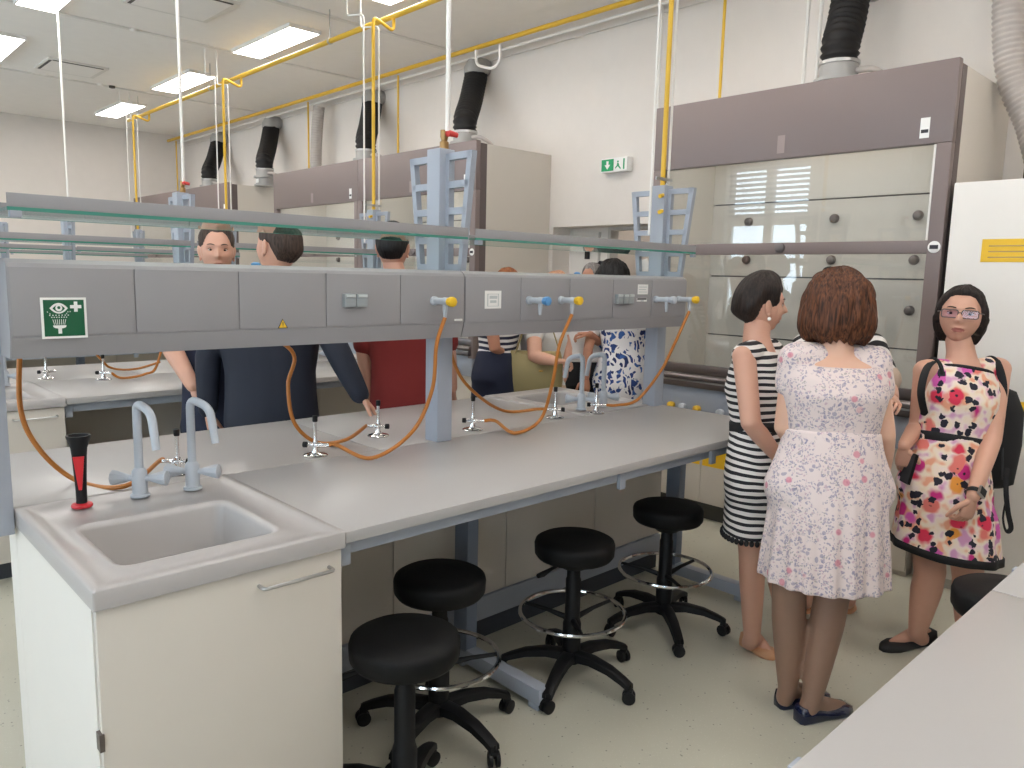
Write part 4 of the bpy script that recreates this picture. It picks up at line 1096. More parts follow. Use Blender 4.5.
def hair(T, k, parent, m, style, seed=0, name='hair', wx=1.0):
    nu, nv = 96, 44; rings = []
    def sm(a, b_, x): t = min(1, max(0, (x - a) / (b_ - a))); return t * t * (3 - 2 * t)
    for i in range(nv + 1):
        ph = -PI / 2 + PI * (.008 + .984 * i / nv); r_ = []
        for q in range(nu):
            t = 2 * PI * q / nu
            d = V((math.sin(t) * math.cos(ph), math.cos(t) * math.cos(ph), math.sin(ph)))
            p = head_pt(d, 1)
            nn = noise.noise(V((d.x * 3 + seed, d.y * 3, d.z * 2)))
            strand = .0022 * math.sin(q * 2.4 + 2.5 * nn + seed) + .0018 * math.sin(q * 5.1 + 4 * nn)
            az = abs(math.degrees(math.atan2(d.x, d.y)))
            def bnd(tab):
                for (a0, z0), (a1, z1) in zip(tab, tab[1:]):
                    if a0 <= az <= a1: f_ = (az - a0) / (a1 - a0); return z0 + (z1 - z0) * f_
                return tab[-1][1]
            if style in ('short', 'pixie'):
                zb = bnd([(0, .74), (30, .78), (48, .66), (60, .24), (85, .16), (105, .14), (118, -.15), (135, -.42), (180, -.48)]) if style == 'short' else bnd([(0, .50), (35, .56), (58, .45), (68, .10), (82, .0), (95, .12), (108, .10), (122, -.35), (140, -.60), (180, -.66)])
                h = sm(zb - .05, zb + .05, d.z); body_ = sm(zb, zb + .5, d.z)
                th = (.004 + .016 * body_) if style == 'short' else (.008 + .026 * body_ + .006 * nn)
                p = p * (.92 + .08 * h) + d * ((th + strand * .7) * h)
            elif style == 'bob':       # chin length, swept off the forehead
                zb = bnd([(0, .74), (25, .74), (45, .66), (60, .35), (72, -.3), (82, -1.1), (180, -1.2)])
                h = sm(zb - .06, zb + .06, d.z)
                q_ = V((d.x * .086 * wx, d.y * .106, d.z * .127))
                if d.z < 0: q_.z = -min(.112, .150 * -d.z); q_.x = d.x * .090 * wx; q_.y = d.y * .108 - .012 * min(1, -d.z * 2)
                p = V((p.x * wx, p.y, p.z))
                p = (p * .90).lerp(q_ + d * (.004 * nn + strand), h)
            elif style == 'fullbob':   # thick bob seen from behind
                h = sm(.45, .65, d.z - .1 * d.y) if d.y > .45 else 1.0
                q_ = V((d.x * .118, d.y * .124, d.z * .138))
                if d.z < 0:
                    q_.z = -min(.115 + .012 * nn + .006 * math.sin(q * 1.7), .16 * -d.z)
                    f = min(1, -d.z * 1.6); q_.x = d.x * (.118 + .022 * f) ; q_.y = d.y * (.124 + .008 * f)
                    rr = math.hypot(d.x, d.y); g_ = min(1.0, .55 + rr * .6) / max(.25, rr) * rr
                    q_.x *= 1.0; q_.y *= 1.0
                p = (p * .88).lerp(q_ + d * (.008 * nn + 1.6 * strand), h)
            elif style == 'long':
                h = sm(.45, .65, d.z - .1 * d.y) if d.y > .35 else 1.0
                q_ = V((d.x * .094, d.y * .108, d.z * .128))
                if d.z < 0: q_.z = -min(.24, .30 * -d.z); q_.x = d.x * .105; q_.y = d.y * .085 - .03 * min(1, -d.z * 1.5)
                p = (p * .88).lerp(q_ + d * (.004 * nn + strand), h)
            r_.append(T(p * k))
        rings.append(r_)
    return MB().loft(rings).build(name, m, parent, angle=180)
def shoe(foot, toe, parent, m, heel=.012, k=1.0, name='shoe', top=.055, flat=True):
    """ballet flat / shoe: heel point and toe point on the floor"""
    d_ = toe - foot; d_.z = 0; L_ = d_.length; d_.normalize(); n_ = V((-d_.y, d_.x, 0))
    rings = []
    for t, w, zt in ((0, .018, top), (.04, .028, top + .004), (.2, .031, top), (.45, .032, top * .62), (.62, .039, top * .55), (.78, .041, top * .60), (.92, .030, top * .52), (1.0, .012, top * .35)):
        c = foot + d_ * (L_ * t); z0 = heel * max(0, 1 - t * 1.6)
        rings.append([c + n_ * (w * k) + V((0, 0, .006 + 0)), c + n_ * (w * k * 1.04) + V((0, 0, zt * .5)), c + n_ * (w * k * .8) + V((0, 0, zt)), c - n_ * (w * k * .8) + V((0, 0, zt)), c - n_ * (w * k * 1.04) + V((0, 0, zt * .5)), c - n_ * (w * k) + V((0, 0, .006)), c - n_ * (w * k * .9), c + n_ * (w * k * .9)])
    return MB().loft(rings).build(name, m, parent, angle=70)
def foot_skin(mb, ankle, heel, toe, k=1.0):
    d_ = toe - heel; d_.z = 0
    mb.capsule([ankle, V((ankle.x, ankle.y, .045)).lerp(heel + V((0, 0, .04)), .3)], [.036 * k, .034 * k], 10)
    mb.capsule([heel + d_ * .12 + V((0, 0, .035)), heel + d_ * .45 + V((0, 0, .042)), heel + d_ * .72 + V((0, 0, .026)), heel + d_ * .9 + V((0, 0, .018))], [.030 * k, .033 * k, .026 * k, .016 * k], 12)
    mb.capsule([ankle, heel + d_ * .45 + V((0, 0, .045))], [.035 * k, .03 * k], 10)

def skinmat(name, rgb):
    m = mat(name, rgb, .5, var=.05, scale=14)
    b = m.node_tree.nodes['Principled BSDF']; b.inputs['Subsurface Weight'].default_value = .08; b.inputs['Subsurface Radius'].default_value = (.01, .004, .002)
    return m
M['skinA'] = skinmat('skin_fair', (206, 158, 136)); M['skinB'] = skinmat('skin_warm', (204, 156, 134)); M['skinC'] = skinmat('skin_tan', (180, 126, 100)); M['skinP'] = skinmat('skin_pale', (214, 170, 146))
M['hose_skin'] = skinmat('stockings', (150, 118, 100))
M['lip'] = mat('lips', (172, 106, 96), .4); M['lipm'] = mat('lips_pale', (176, 116, 98), .5)
M['eyewhite'] = mat('eye_white', (206, 196, 188), .3); M['iris'] = mat('iris_brown', (52, 38, 30), .2)
def hairmat(name, a, b_):
    m, nt, bs = new_mat(name)
    tc = N(nt, 'ShaderNodeTexCoord'); mp = N(nt, 'ShaderNodeMapping'); mp.inputs['Scale'].default_value = (160, 160, 14)
    no = N(nt, 'ShaderNodeTexNoise'); no.inputs['Scale'].default_value = 1.0; no.inputs['Detail'].default_value = 3
    nt.links.new(tc.outputs['Object'], mp.inputs[0]); nt.links.new(mp.outputs[0], no.inputs['Vector'])
    r = ramp(nt, [(.35, lin(a)), (.68, lin(b_))]); nt.links.new(no.outputs['Fac'], r.inputs[0]); nt.links.new(r.outputs[0], bs.inputs['Base Color'])
    bp = N(nt, 'ShaderNodeBump'); bp.inputs['Strength'].default_value = .5; bp.inputs['Distance'].default_value = .004
    nt.links.new(no.outputs['Fac'], bp.inputs['Height']); nt.links.new(bp.outputs['Normal'], bs.inputs['Normal'])
    bs.inputs['Roughness'].default_value = .55; bs.inputs['Specular IOR Level'].default_value = .3
    return m
M['hair_dark'] = hairmat('hair_dark', (24, 19, 18), (50, 38, 33)); M['hair_black'] = hairmat('hair_black', (16, 15, 16), (36, 33, 33))
M['hair_brown'] = hairmat('hair_brown', (48, 28, 18), (112, 68, 44)); M['hair_grey'] = hairmat('hair_grey', (92, 88, 86), (150, 144, 140)); M['hair_red'] = hairmat('hair_red', (110, 62, 36), (168, 104, 62)); M['hair_fair'] = hairmat('hair_fair', (168, 122, 96), (206, 160, 130))
M['hair_crop'] = hairmat('hair_crop', (42, 34, 30), (86, 70, 62))

# ---- fabrics
def coords(nt, sc=1.0):
    tc = N(nt, 'ShaderNodeTexCoord'); return tc.outputs['Object']
def mixc(nt, fac, a, b_):
    mx = N(nt, 'ShaderNodeMix', data_type='RGBA')
    for s_, v in (('A', a), ('B', b_)):
        if isinstance(v, tuple): mx.inputs[s_].default_value = (*v, 1)
        else: nt.links.new(v, mx.inputs[s_])
    nt.links.new(fac, mx.inputs['Factor']); return mx.outputs['Result']
def vor(nt, vec, scale, rnd=1.0, feat='F1'):
    v = N(nt, 'ShaderNodeTexVoronoi'); v.inputs['Scale'].default_value = scale; v.inputs['Randomness'].default_value = rnd; v.feature = feat
    nt.links.new(vec, v.inputs['Vector']); return v
def distort(nt, vec, scale, amt):
    n_ = N(nt, 'ShaderNodeTexNoise'); n_.inputs['Scale'].default_value = scale; n_.inputs['Detail'].default_value = 2; nt.links.new(vec, n_.inputs['Vector'])
    s_ = N(nt, 'ShaderNodeVectorMath', operation='SUBTRACT'); s_.inputs[1].default_value = (.5, .5, .5); nt.links.new(n_.outputs['Color'], s_.inputs[0])
    m_ = N(nt, 'ShaderNodeVectorMath', operation='SCALE'); m_.inputs['Scale'].default_value = amt; nt.links.new(s_.outputs[0], m_.inputs[0])
    a_ = N(nt, 'ShaderNodeVectorMath', operation='ADD'); nt.links.new(vec, a_.inputs[0]); nt.links.new(m_.outputs[0], a_.inputs[1]); return a_.outputs[0]
def thr(nt, val, a, b_):
    """1 below a, 0 above b"""
    r = N(nt, 'ShaderNodeMapRange'); r.inputs['From Min'].default_value = a; r.inputs['From Max'].default_value = b_; r.inputs['To Min'].default_value = 1; r.inputs['To Max'].default_value = 0
    nt.links.new(val, r.inputs['Value']); return r.outputs[0]
def mul(nt, a, b_):
    m_ = N(nt, 'ShaderNodeMath', operation='MULTIPLY'); nt.links.new(a, m_.inputs[0])
    if isinstance(b_, float): m_.inputs[1].default_value = b_
    else: nt.links.new(b_, m_.inputs[1])
    return m_.outputs[0]
def stripes(name, a, b_, period, duty, rough=.8):
    m, nt, bs = new_mat(name); v = distort(nt, coords(nt), 5, .03)
    sp_ = N(nt, 'ShaderNodeSeparateXYZ'); nt.links.new(v, sp_.inputs[0])
    q = N(nt, 'ShaderNodeMath', operation='DIVIDE'); q.inputs[1].default_value = period; nt.links.new(sp_.outputs['Z'], q.inputs[0])
    f = N(nt, 'ShaderNodeMath', operation='FRACT'); nt.links.new(q.outputs[0], f.inputs[0])
    nt.links.new(mixc(nt, thr(nt, f.outputs[0], duty - .02, duty + .02), lin(a), lin(b_)), bs.inputs['Base Color'])
    bs.inputs['Roughness'].default_value = rough; return m
M['stripe_bw'] = stripes('striped_knit', (222, 216, 212), (28, 27, 32), .0275, .47)
M['stripe_navy'] = stripes('navy_stripes', (226, 222, 222), (30, 34, 58), .036, .5)
def floral_small():
    m, nt, bs = new_mat('small_floral'); v0 = coords(nt); v = distort(nt, v0, 30, .03)
    base = lin((218, 202, 198))
    big = N(nt, 'ShaderNodeTexNoise'); big.inputs['Scale'].default_value = 22; big.inputs['Detail'].default_value = 1; nt.links.new(v0, big.inputs['Vector'])
    dens = thr(nt, big.outputs['Fac'], .40, .46)
    col = None
    v1 = vor(nt, v, 130); s1 = N(nt, 'ShaderNodeSeparateColor'); nt.links.new(v1.outputs['Color'], s1.inputs[0])
    c1 = ramp(nt, [(0, lin((96, 100, 138))), (.35, lin((146, 136, 158))), (.6, lin((178, 144, 160))), (.85, lin((128, 128, 124)))], 'CONSTANT'); nt.links.new(s1.outputs[0], c1.inputs[0])
    m1 = mul(nt, thr(nt, v1.outputs['Distance'], .42, .50), thr(nt, s1.outputs[1], .72, .76))
    gate = N(nt, 'ShaderNodeMath', operation='SUBTRACT'); gate.inputs[0].default_value = 1.0; nt.links.new(dens, gate.inputs[1])
    col = mixc(nt, mul(nt, mul(nt, m1, gate.outputs[0]), .6), base, c1.outputs[0])
    v3 = vor(nt, v, 66); s3 = N(nt, 'ShaderNodeSeparateColor'); nt.links.new(v3.outputs['Color'], s3.inputs[0])
    m3 = mul(nt, thr(nt, v3.outputs['Distance'], .38, .46), thr(nt, s3.outputs[2], .26, .28))
    col = mixc(nt, mul(nt, m3, .55), col, lin((104, 104, 140)))
    v2 = vor(nt, v0, 17); s2 = N(nt, 'ShaderNodeSeparateColor'); nt.links.new(v2.outputs['Color'], s2.inputs[0])
    m2 = mul(nt, thr(nt, v2.outputs['Distance'], .17, .24), thr(nt, s2.outputs[0], .36, .38))
    col = mixc(nt, mul(nt, m2, .8), col, lin((206, 126, 142)))
    nt.links.new(col, bs.inputs['Base Color']); bs.inputs['Roughness'].default_value = .85; return m
M['floral_small'] = floral_small()
def floral_big():
    m, nt, bs = new_mat('bold_floral'); v0 = coords(nt); v = distort(nt, v0, 16, .045); vv = distort(nt, v0, 40, .03)
    n0 = N(nt, 'ShaderNodeTexNoise'); n0.inputs['Scale'].default_value = 20; n0.inputs['Detail'].default_value = 1; nt.links.new(v0, n0.inputs['Vector'])
    r0 = ramp(nt, [(.34, lin((206, 150, 186))), (.44, lin((232, 214, 206))), (.56, lin((232, 214, 190))), (.66, lin((226, 160, 130)))]); nt.links.new(n0.outputs['Fac'], r0.inputs[0])
    col = r0.outputs[0]
    v1 = vor(nt, v, 13); s1 = N(nt, 'ShaderNodeSeparateColor'); nt.links.new(v1.outputs['Color'], s1.inputs[0])
    c1 = ramp(nt, [(0, lin((196, 40, 122))), (.30, lin((214, 50, 80))), (.5, lin((206, 90, 170))), (.68, lin((226, 150, 60))), (.85, lin((222, 120, 110)))], 'CONSTANT'); nt.links.new(s1.outputs[0], c1.inputs[0])
    m1 = mul(nt, thr(nt, v1.outputs['Distance'], .36, .50), thr(nt, s1.outputs[1], .80, .82))
    col = mixc(nt, m1, col, c1.outputs[0])
    col = mixc(nt, mul(nt, m1, thr(nt, v1.outputs['Distance'], .07, .10)), col, lin((40, 20, 40)))
    v2 = vor(nt, vv, 30); s2 = N(nt, 'ShaderNodeSeparateColor'); nt.links.new(v2.outputs['Color'], s2.inputs[0])
    m2 = mul(nt, thr(nt, v2.outputs['Distance'], .46, .52), thr(nt, s2.outputs[2], .33, .34))
    col = mixc(nt, m2, col, lin((28, 26, 42)))
    nt.links.new(col, bs.inputs['Base Color']); bs.inputs['Roughness'].default_value = .8; return m
M['floral_big'] = floral_big()
def blue_pattern():
    m, nt, bs = new_mat('blue_ornament'); v0 = coords(nt); v = distort(nt, v0, 12, .10)
    v1 = vor(nt, v, 22); s1 = N(nt, 'ShaderNodeSeparateColor'); nt.links.new(v1.outputs['Color'], s1.inputs[0])
    r = ramp(nt, [(0, lin((36, 62, 122))), (.5, lin((52, 92, 156))), (.8, lin((30, 44, 92)))], 'CONSTANT'); nt.links.new(s1.outputs[0], r.inputs[0])
    w_ = N(nt, 'ShaderNodeTexWave'); w_.inputs['Scale'].default_value = 9; w_.inputs['Distortion'].default_value = 16; w_.inputs['Detail'].default_value = 1; nt.links.new(v0, w_.inputs['Vector'])
    m1 = mul(nt, thr(nt, v1.outputs['Distance'], .50, .56), thr(nt, w_.outputs['Fac'], .70, .76))
    nt.links.new(mixc(nt, m1, lin((222, 220, 222)), r.outputs[0]), bs.inputs['Base Color']); bs.inputs['Roughness'].default_value = .8; return m
M['blue_pattern'] = blue_pattern()
def zebra():
    m, nt, bs = new_mat('zebra_print'); v0 = coords(nt)
    w_ = N(nt, 'ShaderNodeTexWave'); w_.inputs['Scale'].default_value = 7; w_.inputs['Distortion'].default_value = 6; w_.inputs['Detail'].default_value = 1; w_.bands_direction = 'DIAGONAL'; nt.links.new(v0, w_.inputs['Vector'])
    nt.links.new(mixc(nt, thr(nt, w_.outputs['Fac'], .46, .52), lin((224, 218, 214)), lin((24, 22, 24))), bs.inputs['Base Color']); bs.inputs['Roughness'].default_value = .7; return m
M['zebra'] = zebra()
M['suit'] = mat('navy_suit', (24, 30, 46), .75, bump=.1, bscale=300); M['suitd'] = mat('dark_trousers', (22, 25, 34), .8)
M['shirtw'] = mat('white_shirt', (226, 224, 222), .8); M['redshirt'] = mat('red_shirt', (122, 34, 32), .85, bump=.1, bscale=20)
M['navy'] = mat('navy_cloth', (30, 36, 58), .85); M['blackc'] = mat('black_cloth', (24, 24, 27), .85); M['olive'] = mat('olive_leather', (150, 136, 92), .55, bump=.1, bscale=40)
M['shoe_navy'] = mat('navy_patent', (18, 26, 56), .15, coat=.5); M['shoe_tan'] = mat('tan_leather', (206, 154, 116), .4); M['shoe_black'] = mat('black_suede', (20, 20, 22), .6)
M['beige'] = mat('beige_trim', (206, 186, 166), .8); M['gold'] = mat('gold', (200, 160, 80), .3, 1.0); M['pearl'] = mat('pearl', (240, 236, 230), .2)
M['lens'] = glass('spectacle_lens', (.84, .80, 1.0), 1.4, .08); M['pink'] = mat('pink_strap', (222, 70, 110), .5)

# ---- building the figures
def J3(D, q):
    if q[0] == 'z': return at_z(q[1], q[2], q[3])
    return P(q[0], q[1], D + (q[2] if len(q) > 2 else 0))
def figure(label, D, J, prof, k, skin, head, lips='lip', rarm=(.046, .036, .035, .025), rleg=(.078, .054, .052, .034), legskin=None, arms=True, hands=None, voxel=.007, feet=None, wx=1.0):
    B = Body(); g = {n_: J3(D, q) for n_, q in J.items()}
    B.D = D; B.j = g; B.prof = prof; B.k = k
    B.hc = (g['hl'] + g['hr']) / 2; B.sc = (g['sl'] + g['sr']) / 2
    B.up = (B.sc - B.hc).normalized(); B.L = (B.sc - B.hc).length
    B.la = (g['hr'] - g['hl']).normalized(); B.lb = (g['sr'] - g['sl']).normalized()
    for s_ in 'lr':
        hp = g['h' + s_]
        if 'k' + s_ not in g: g['k' + s_] = V((hp.x, hp.y, hp.z * .54))
        if 'a' + s_ not in g: g['a' + s_] = V((hp.x, hp.y, .085))
    root = empty('person', V(((g['al'].x + g['ar'].x) / 2, (g['al'].y + g['ar'].y) / 2, 0)), label, 'person')
    B.root = root
    mb = MB(); mb.loft(torso_rings(B, -.16, 1.07))
    hp, fw, hk, up = head
    B.T = head_frame(J3(D, hp), fw, up if up is not None else V((0, 0, 1))); B.hk = hk
    hb = B.T(V((0, -.018, -.07)) * hk)
    mb.capsule([B.sc + B.up * .0, B.sc.lerp(hb, .5) - (fw.normalized() * .008), hb], [.070 * k ** .5, .056 * k ** .3, .055], 14)
    for s_ in 'lr':
        mb.capsule([B.sc.lerp(g['s' + s_], .55), g['s' + s_]], [.05 * k ** .5, rarm[0] * 1.04], 12)
        limb(mb, g['s' + s_], g['e' + s_], g['w' + s_], *rarm)
    lg = MB() if legskin else mb
    for s_ in 'lr':
        limb(lg, g['h' + s_], g['k' + s_], g['a' + s_], *rleg)
        if feet and feet.get(s_):
            foot_skin(lg, g['a' + s_], J3(D, feet[s_][0]), J3(D, feet[s_][1]))
        else:
            d_ = fw.copy(); d_.z = 0; d_.normalize(); a = g['a' + s_]
            foot_skin(lg, a, V((a.x, a.y, 0)) - d_ * .05, V((a.x, a.y, 0)) + d_ * .19)
    B.wx = wx; ex = MB(); add_head(ex, B.T, hk, 1, wx)
    for s_ in 'lr':
        h = (hands or {}).get(s_)
        w_ = g['w' + s_]; fd = (w_ - g['e' + s_]).normalized()
        if h is None: h = (fd, (B.hc - w_), fw, .45)
        d_, pn, sd, cu = h
        hand(ex, w_ + (d_.normalized()) * .008, d_, pn, sd, .92, cu)
    ex.mi = 0
    o = remesh(mb, 'body', [M[skin], M[lips]], root, voxel, 8, .5, ex)
    if legskin: remesh(lg, 'stockings', M[legskin], root, voxel, 6, .5)
    return B
def sleeve(mb, B, s_, infl, full=1.0, ra=(.046, .036, .035, .025)):
    g = B.j; a, e, w_ = g['s' + s_], g['e' + s_], g['w' + s_]
    if full <= .5:
        b_ = a.lerp(e, full * 2); mb.capsule([a, a.lerp(b_, .5), b_], [ra[0] + infl, ra[0] + infl * .9, ra[0] + infl * .9], 14)
    else: limb(mb, a, e, a.lerp(w_, 1) if full >= 1 else e.lerp(w_, full * 2 - 1), *[r + (infl if i < 3 else infl * .8) for i, r in enumerate(ra)])
    mb.capsule([B.sc.lerp(a, .5), a], [.05 * B.k ** .5 + infl, ra[0] * 1.04 + infl], 12)
def skirt(mb, B, t, infl, hem, wa, wb, pleats=0, amp=0.0, n=72, flare=1.0, slope=0.0):
    r0 = torso_rings(B, t, t + .03, infl, n)[0]
    c0 = B.hc + B.up * (B.L * t); a, b_ = lat(B, 0); a = V((a.x, a.y, 0)).normalized(); b_ = V((-a.y, a.x, 0))
    pr = torso_rings(B, -.05, -.04, infl, n)[0]
    rings = []
    ns = 14; hc_ = V(hem)
    hz0 = (B.hc.z - c0.z)
    for i in range(ns + 1):
        f = i / ns; c = c0.lerp(hc_, f); ring = []
        for q in range(n):
            th = 2 * PI * q / n
            p0 = r0[q] - c0
            p1 = a * (math.cos(th) * wa) + b_ * (math.sin(th) * wb)
            ff = f ** flare
            p = p0 * (1 - ff) + p1 * ff
            fr = max(0, f - .05)
            if pleats: p = p * (1 + amp * fr * (math.sin(th * pleats + 1.3 * math.sin(th * 3)) + .5 * math.sin(th * pleats * 1.7 + 2)))
            tt = (c.z - B.hc.z) / (B.up.z * B.L)
            if -.16 <= tt <= .5:
                pr_ = B.prof
                for i_ in range(len(pr_) - 1):
                    if pr_[i_][0] <= tt <= pr_[i_ + 1][0]: break
                f_ = (tt - pr_[i_][0]) / (pr_[i_ + 1][0] - pr_[i_][0])
                ra_ = (pr_[i_][1] * (1 - f_) + pr_[i_ + 1][1] * f_) * B.k + infl; rb_ = (pr_[i_][2] * (1 - f_) + pr_[i_ + 1][2] * f_) * B.k + infl
                e_ = math.hypot(p.dot(a) / ra_, p.dot(b_) / rb_)
                if e_ < 1.06: p = p * (1.06 / max(e_, .05))
                cc = B.hc + B.up * (B.L * tt); c2 = c.lerp(V((cc.x, cc.y, c.z)), .9 if tt > 0 else max(0, .9 + tt * 5.6))
            else: c2 = c
            zz = slope * math.cos(th) * f
            ring.append(c2 + p + V((0, 0, zz)))
        rings.append(ring)
    mb.loft(rings)
    return rings
UP = V((0, 0, 1))
def flat(v): return V((v.x, v.y, 0)).normalized()
CR, CF = flat(C_R), flat(C_F)

# 1 ---- woman in the pale floral dress, seen from behind
D = 2.73
B = figure('woman in pale small-flowered dress, seen from behind, brown bob', D, dict(hl=(808, 488), hr=(850, 490), sl=(797, 360), sr=(872, 364), el=(786, 428, .03), wl=(806, 458, .20), er=(883, 436, 0), wr=(882, 474, .12),
    kl=(789, 588), al=('z', 788, 688, .085), kr=(832, 596), ar=('z', 812, 698, .085)), WOM, 1.16, 'skinP', ((838, 308), CF * .92 + CR * .25, 1.0, None), rarm=(.052, .043, .041, .028), rleg=(.085, .060, .060, .036), legskin='hose_skin',
    feet=dict(l=(('z', 779, 706, 0), ('z', 826, 697, 0)), r=(('z', 799, 721, 0), ('z', 848, 709, 0))))
mb = MB(); mb.loft(torso_rings(B, .40, .99, .013, 36, tilt=-.02)); sleeve(mb, B, 'l', .014, .17, (.052, .043, .041, .028)); sleeve(mb, B, 'r', .014, .17, (.052, .043, .041, .028))
remesh(mb, 'dress_bodice', M['floral_small'], B.root, .007, 5)
mb = MB(); skirt(mb, B, .46, .012, P(823, 577, D), .222, .20, 17, .045, flare=.62)
remesh(mb, 'dress_skirt', M['floral_small'], B.root, .007, 2)
mb = MB(); mb.loft([torso_rings(B, .405, .5, .0185, 36)[0], torso_rings(B, .45, .5, .0185, 36)[0]]); mb.build('waistband', M['floral_small'], B.root, angle=180)
hair(B.T, 1.04, B.root, M['hair_brown'], 'fullbob', 3)
for h_, t_ in ((('z', 777, 707, 0), ('z', 828, 697, 0)), (('z', 797, 722, 0), ('z', 850, 709, 0))): shoe(J3(D, h_), J3(D, t_), B.root, M['shoe_navy'], k=1.12)
p0 = P(882, 482, D + .16)
t = empty('hand_strap', p0, 'pink and black strap hanging from the hand of the floral-dress woman', 'strap')
MB().tube([p0, P(883, 500, D + .16), P(883, 513, D + .16)], [.010, .011, .009], 8, flat=.4).build('strap', M['pink'], t)
MB().tube([P(881, 468, D + .16), p0], .011, 8).build('end_piece', M['black'], t)

# 2 ---- woman in the black and white striped dress, profile to the right
D = 3.19
B = figure('woman in sleeveless black and white striped dress, face in profile', D, dict(sr=(744, 356, -.13), sl=(772, 351, .13), hr=(752, 478, -.075), hl=(766, 478, .075), er=(751, 424, -.20), wr=(779, 458, -.14), el=(786, 420, .16), wl=(802, 446, .02),
    kr=(752, 556, -.04), ar=('z', 752, 638, .085), kl=(776, 560, .06), al=('z', 789, 632, .085)), WOM, .97, 'skinB', ((763, 306), CR * .98 + CF * .10, .95, UP + CR * .02), rarm=(.047, .040, .038, .026),
    feet=dict(r=(('z', 744, 642, 0), ('z', 772, 658, 0)), l=(('z', 783, 636, 0), ('z', 804, 652, 0))))
mb = MB(); mb.loft(torso_rings(B, .36, 1.005, .013, 36)); 
for s_ in 'lr': mb.capsule([B.sc.lerp(B.j['s' + s_], .45), B.sc.lerp(B.j['s' + s_], .92)], [.062, .056], 12)
remesh(mb, 'dress_bodice', M['stripe_bw'], B.root, .007, 5)
mb = MB(); skirt(mb, B, .40, .012, P(755, 531, D), .165, .125, flare=.5)
o = remesh(mb, 'dress_skirt', M['stripe_bw'], B.root, .007, 4)
mb = MB(); mb.loft([torso_rings(B, .38, .5, .017, 36)[0], torso_rings(B, .455, .5, .017, 36)[0]]); mb.build('belt', M['blackc'], B.root, angle=180)
bc = P(774, 421, D - .045); MB().torus(bc, .012, .003, 16, 6).torus(bc + C_R * .028, .012, .003, 16, 6).build('buckle', M['gold'], B.root)
hem = P(755, 532, D); a_, b_ = lat(B, 0)
mb = MB()
for q in range(40):
    th = 2 * PI * q / 40; c = hem + V((a_.x, a_.y, 0)).normalized() * (math.cos(th) * .167) + V((-a_.y, a_.x, 0)).normalized() * (math.sin(th) * .127)
    mb.ellip(c, ((.010, 0, 0), (0, .010, 0), (0, 0, .013)), 8, 6)
mb.build('pompom_trim', M['blackc'], B.root)
hair(B.T, .97, B.root, M['hair_dark'], 'pixie', 5)
face_parts(B.T, B.hk, B.root, M['hair_dark'], B.wx)
MB().ellip(B.T(V((.079, -.002, -.052)) * .95), ((.008, 0, 0), (0, .008, 0), (0, 0, .008)), 10, 8).build('earring', M['pearl'], B.root)
for h_, t_ in ((('z', 742, 643, 0), ('z', 775, 660, 0)), (('z', 782, 637, 0), ('z', 805, 653, 0))): shoe(J3(D, h_), J3(D, t_), B.root, M['shoe_tan'], .02)

# 3 ---- woman with glasses, facing the camera
D = 3.27
B = figure('woman with glasses in bold pink flowered dress carrying a black backpack', D, dict(sr=(926, 371, 0), sl=(998, 369, .02), hr=(924, 488), hl=(962, 492), er=(919, 424, .06), wr=(904, 446, -.04), el=(991, 440, -.08), wl=(973, 497, -.245),
    kr=(930, 572, -.02), ar=('z', 917, 632, .085), kl=(968, 578, .04), al=('z', 966, 634, .085)), WOM, 1.0, 'skinB', ((961, 315.5), flat(CAM - P(961, 313, D)) - CR * .06 + V((0, 0, .05)), 1.0, UP + CR * .05), rarm=(.050, .041, .038, .026), rleg=(.082, .062, .062, .036),
    hands=dict(l=(V((0, 0, -1)) - CR * .25, CF * .9 - CR * .3, -CR, .75), r=(V((0, 0, -1)) + CR * .1, CR * .6 + CF * .6, -CF, .5)), wx=1.13,
    feet=dict(r=(('z', 932, 641, 0), ('z', 884, 649, 0)), l=(('z', 972, 640, 0), ('z', 938, 655, 0))))
mb = MB(); mb.loft(torso_rings(B, .40, .985, .013, 36, tilt=-.012))
for s_ in 'lr': mb.capsule([B.sc.lerp(B.j['s' + s_], .5) - B.up * .01, B.sc.lerp(B.j['s' + s_], .74)], [.060, .055], 12)
remesh(mb, 'dress_bodice', M['floral_big'], B.root, .007, 5)
mb = MB(); hemc = P(945, 551, D); rg = skirt(mb, B, .44, .012, hemc, .215, .19, 7, .02, flare=.75, slope=0.025)
remesh(mb, 'dress_skirt', M['floral_big'], B.root, .007, 3)
mb = MB(); n_ = len(rg[-1]); hemring = rg[-1]
def grow(r, c, k_, dz): return [c + (p - c) * k_ + V((0, 0, dz)) for p in r]
mb.loft([grow(hemring, hemc, 1.012, .028), grow(hemring, hemc, 1.018, -.004)], True, True); mb.build('hem_band', M['blackc'], B.root, angle=180)
mb = MB(); mb.loft([torso_rings(B, .385, .6, .0185, 36)[0], torso_rings(B, .455, .6, .0185, 36)[0]]); mb.build('belt', M['blackc'], B.root, angle=180)
tp = torso_rings(B, .40, .985, .016, 36, tilt=-.012)[-1]; tp = [B.sc + (p - B.sc) * .9 for p in tp]
mb = MB(); mb.tube(tp + [tp[0]], .009, 8); mb.build('neckline_trim', M['blackc'], B.root)
for s_ in 'lr':
    a = B.j['s' + s_]; ax = (a - B.sc).normalized(); c = B.sc.lerp(a, .80); u_ = (UP - ax * UP.dot(ax)).normalized(); w_ = ax.cross(u_)
    mb = MB(); mb.tube([c + u_ * (math.cos(q) * .063 - .012) + w_ * math.sin(q) * .062 for q in [2 * PI * i / 28 for i in range(29)]], .008, 8, False); mb.build('armhole_trim', M['blackc'], B.root)
hair(B.T, 1.02, B.root, M['hair_dark'], 'bob', 9, wx=1.13)
face_parts(B.T, B.hk, B.root, M['hair_dark'], B.wx)
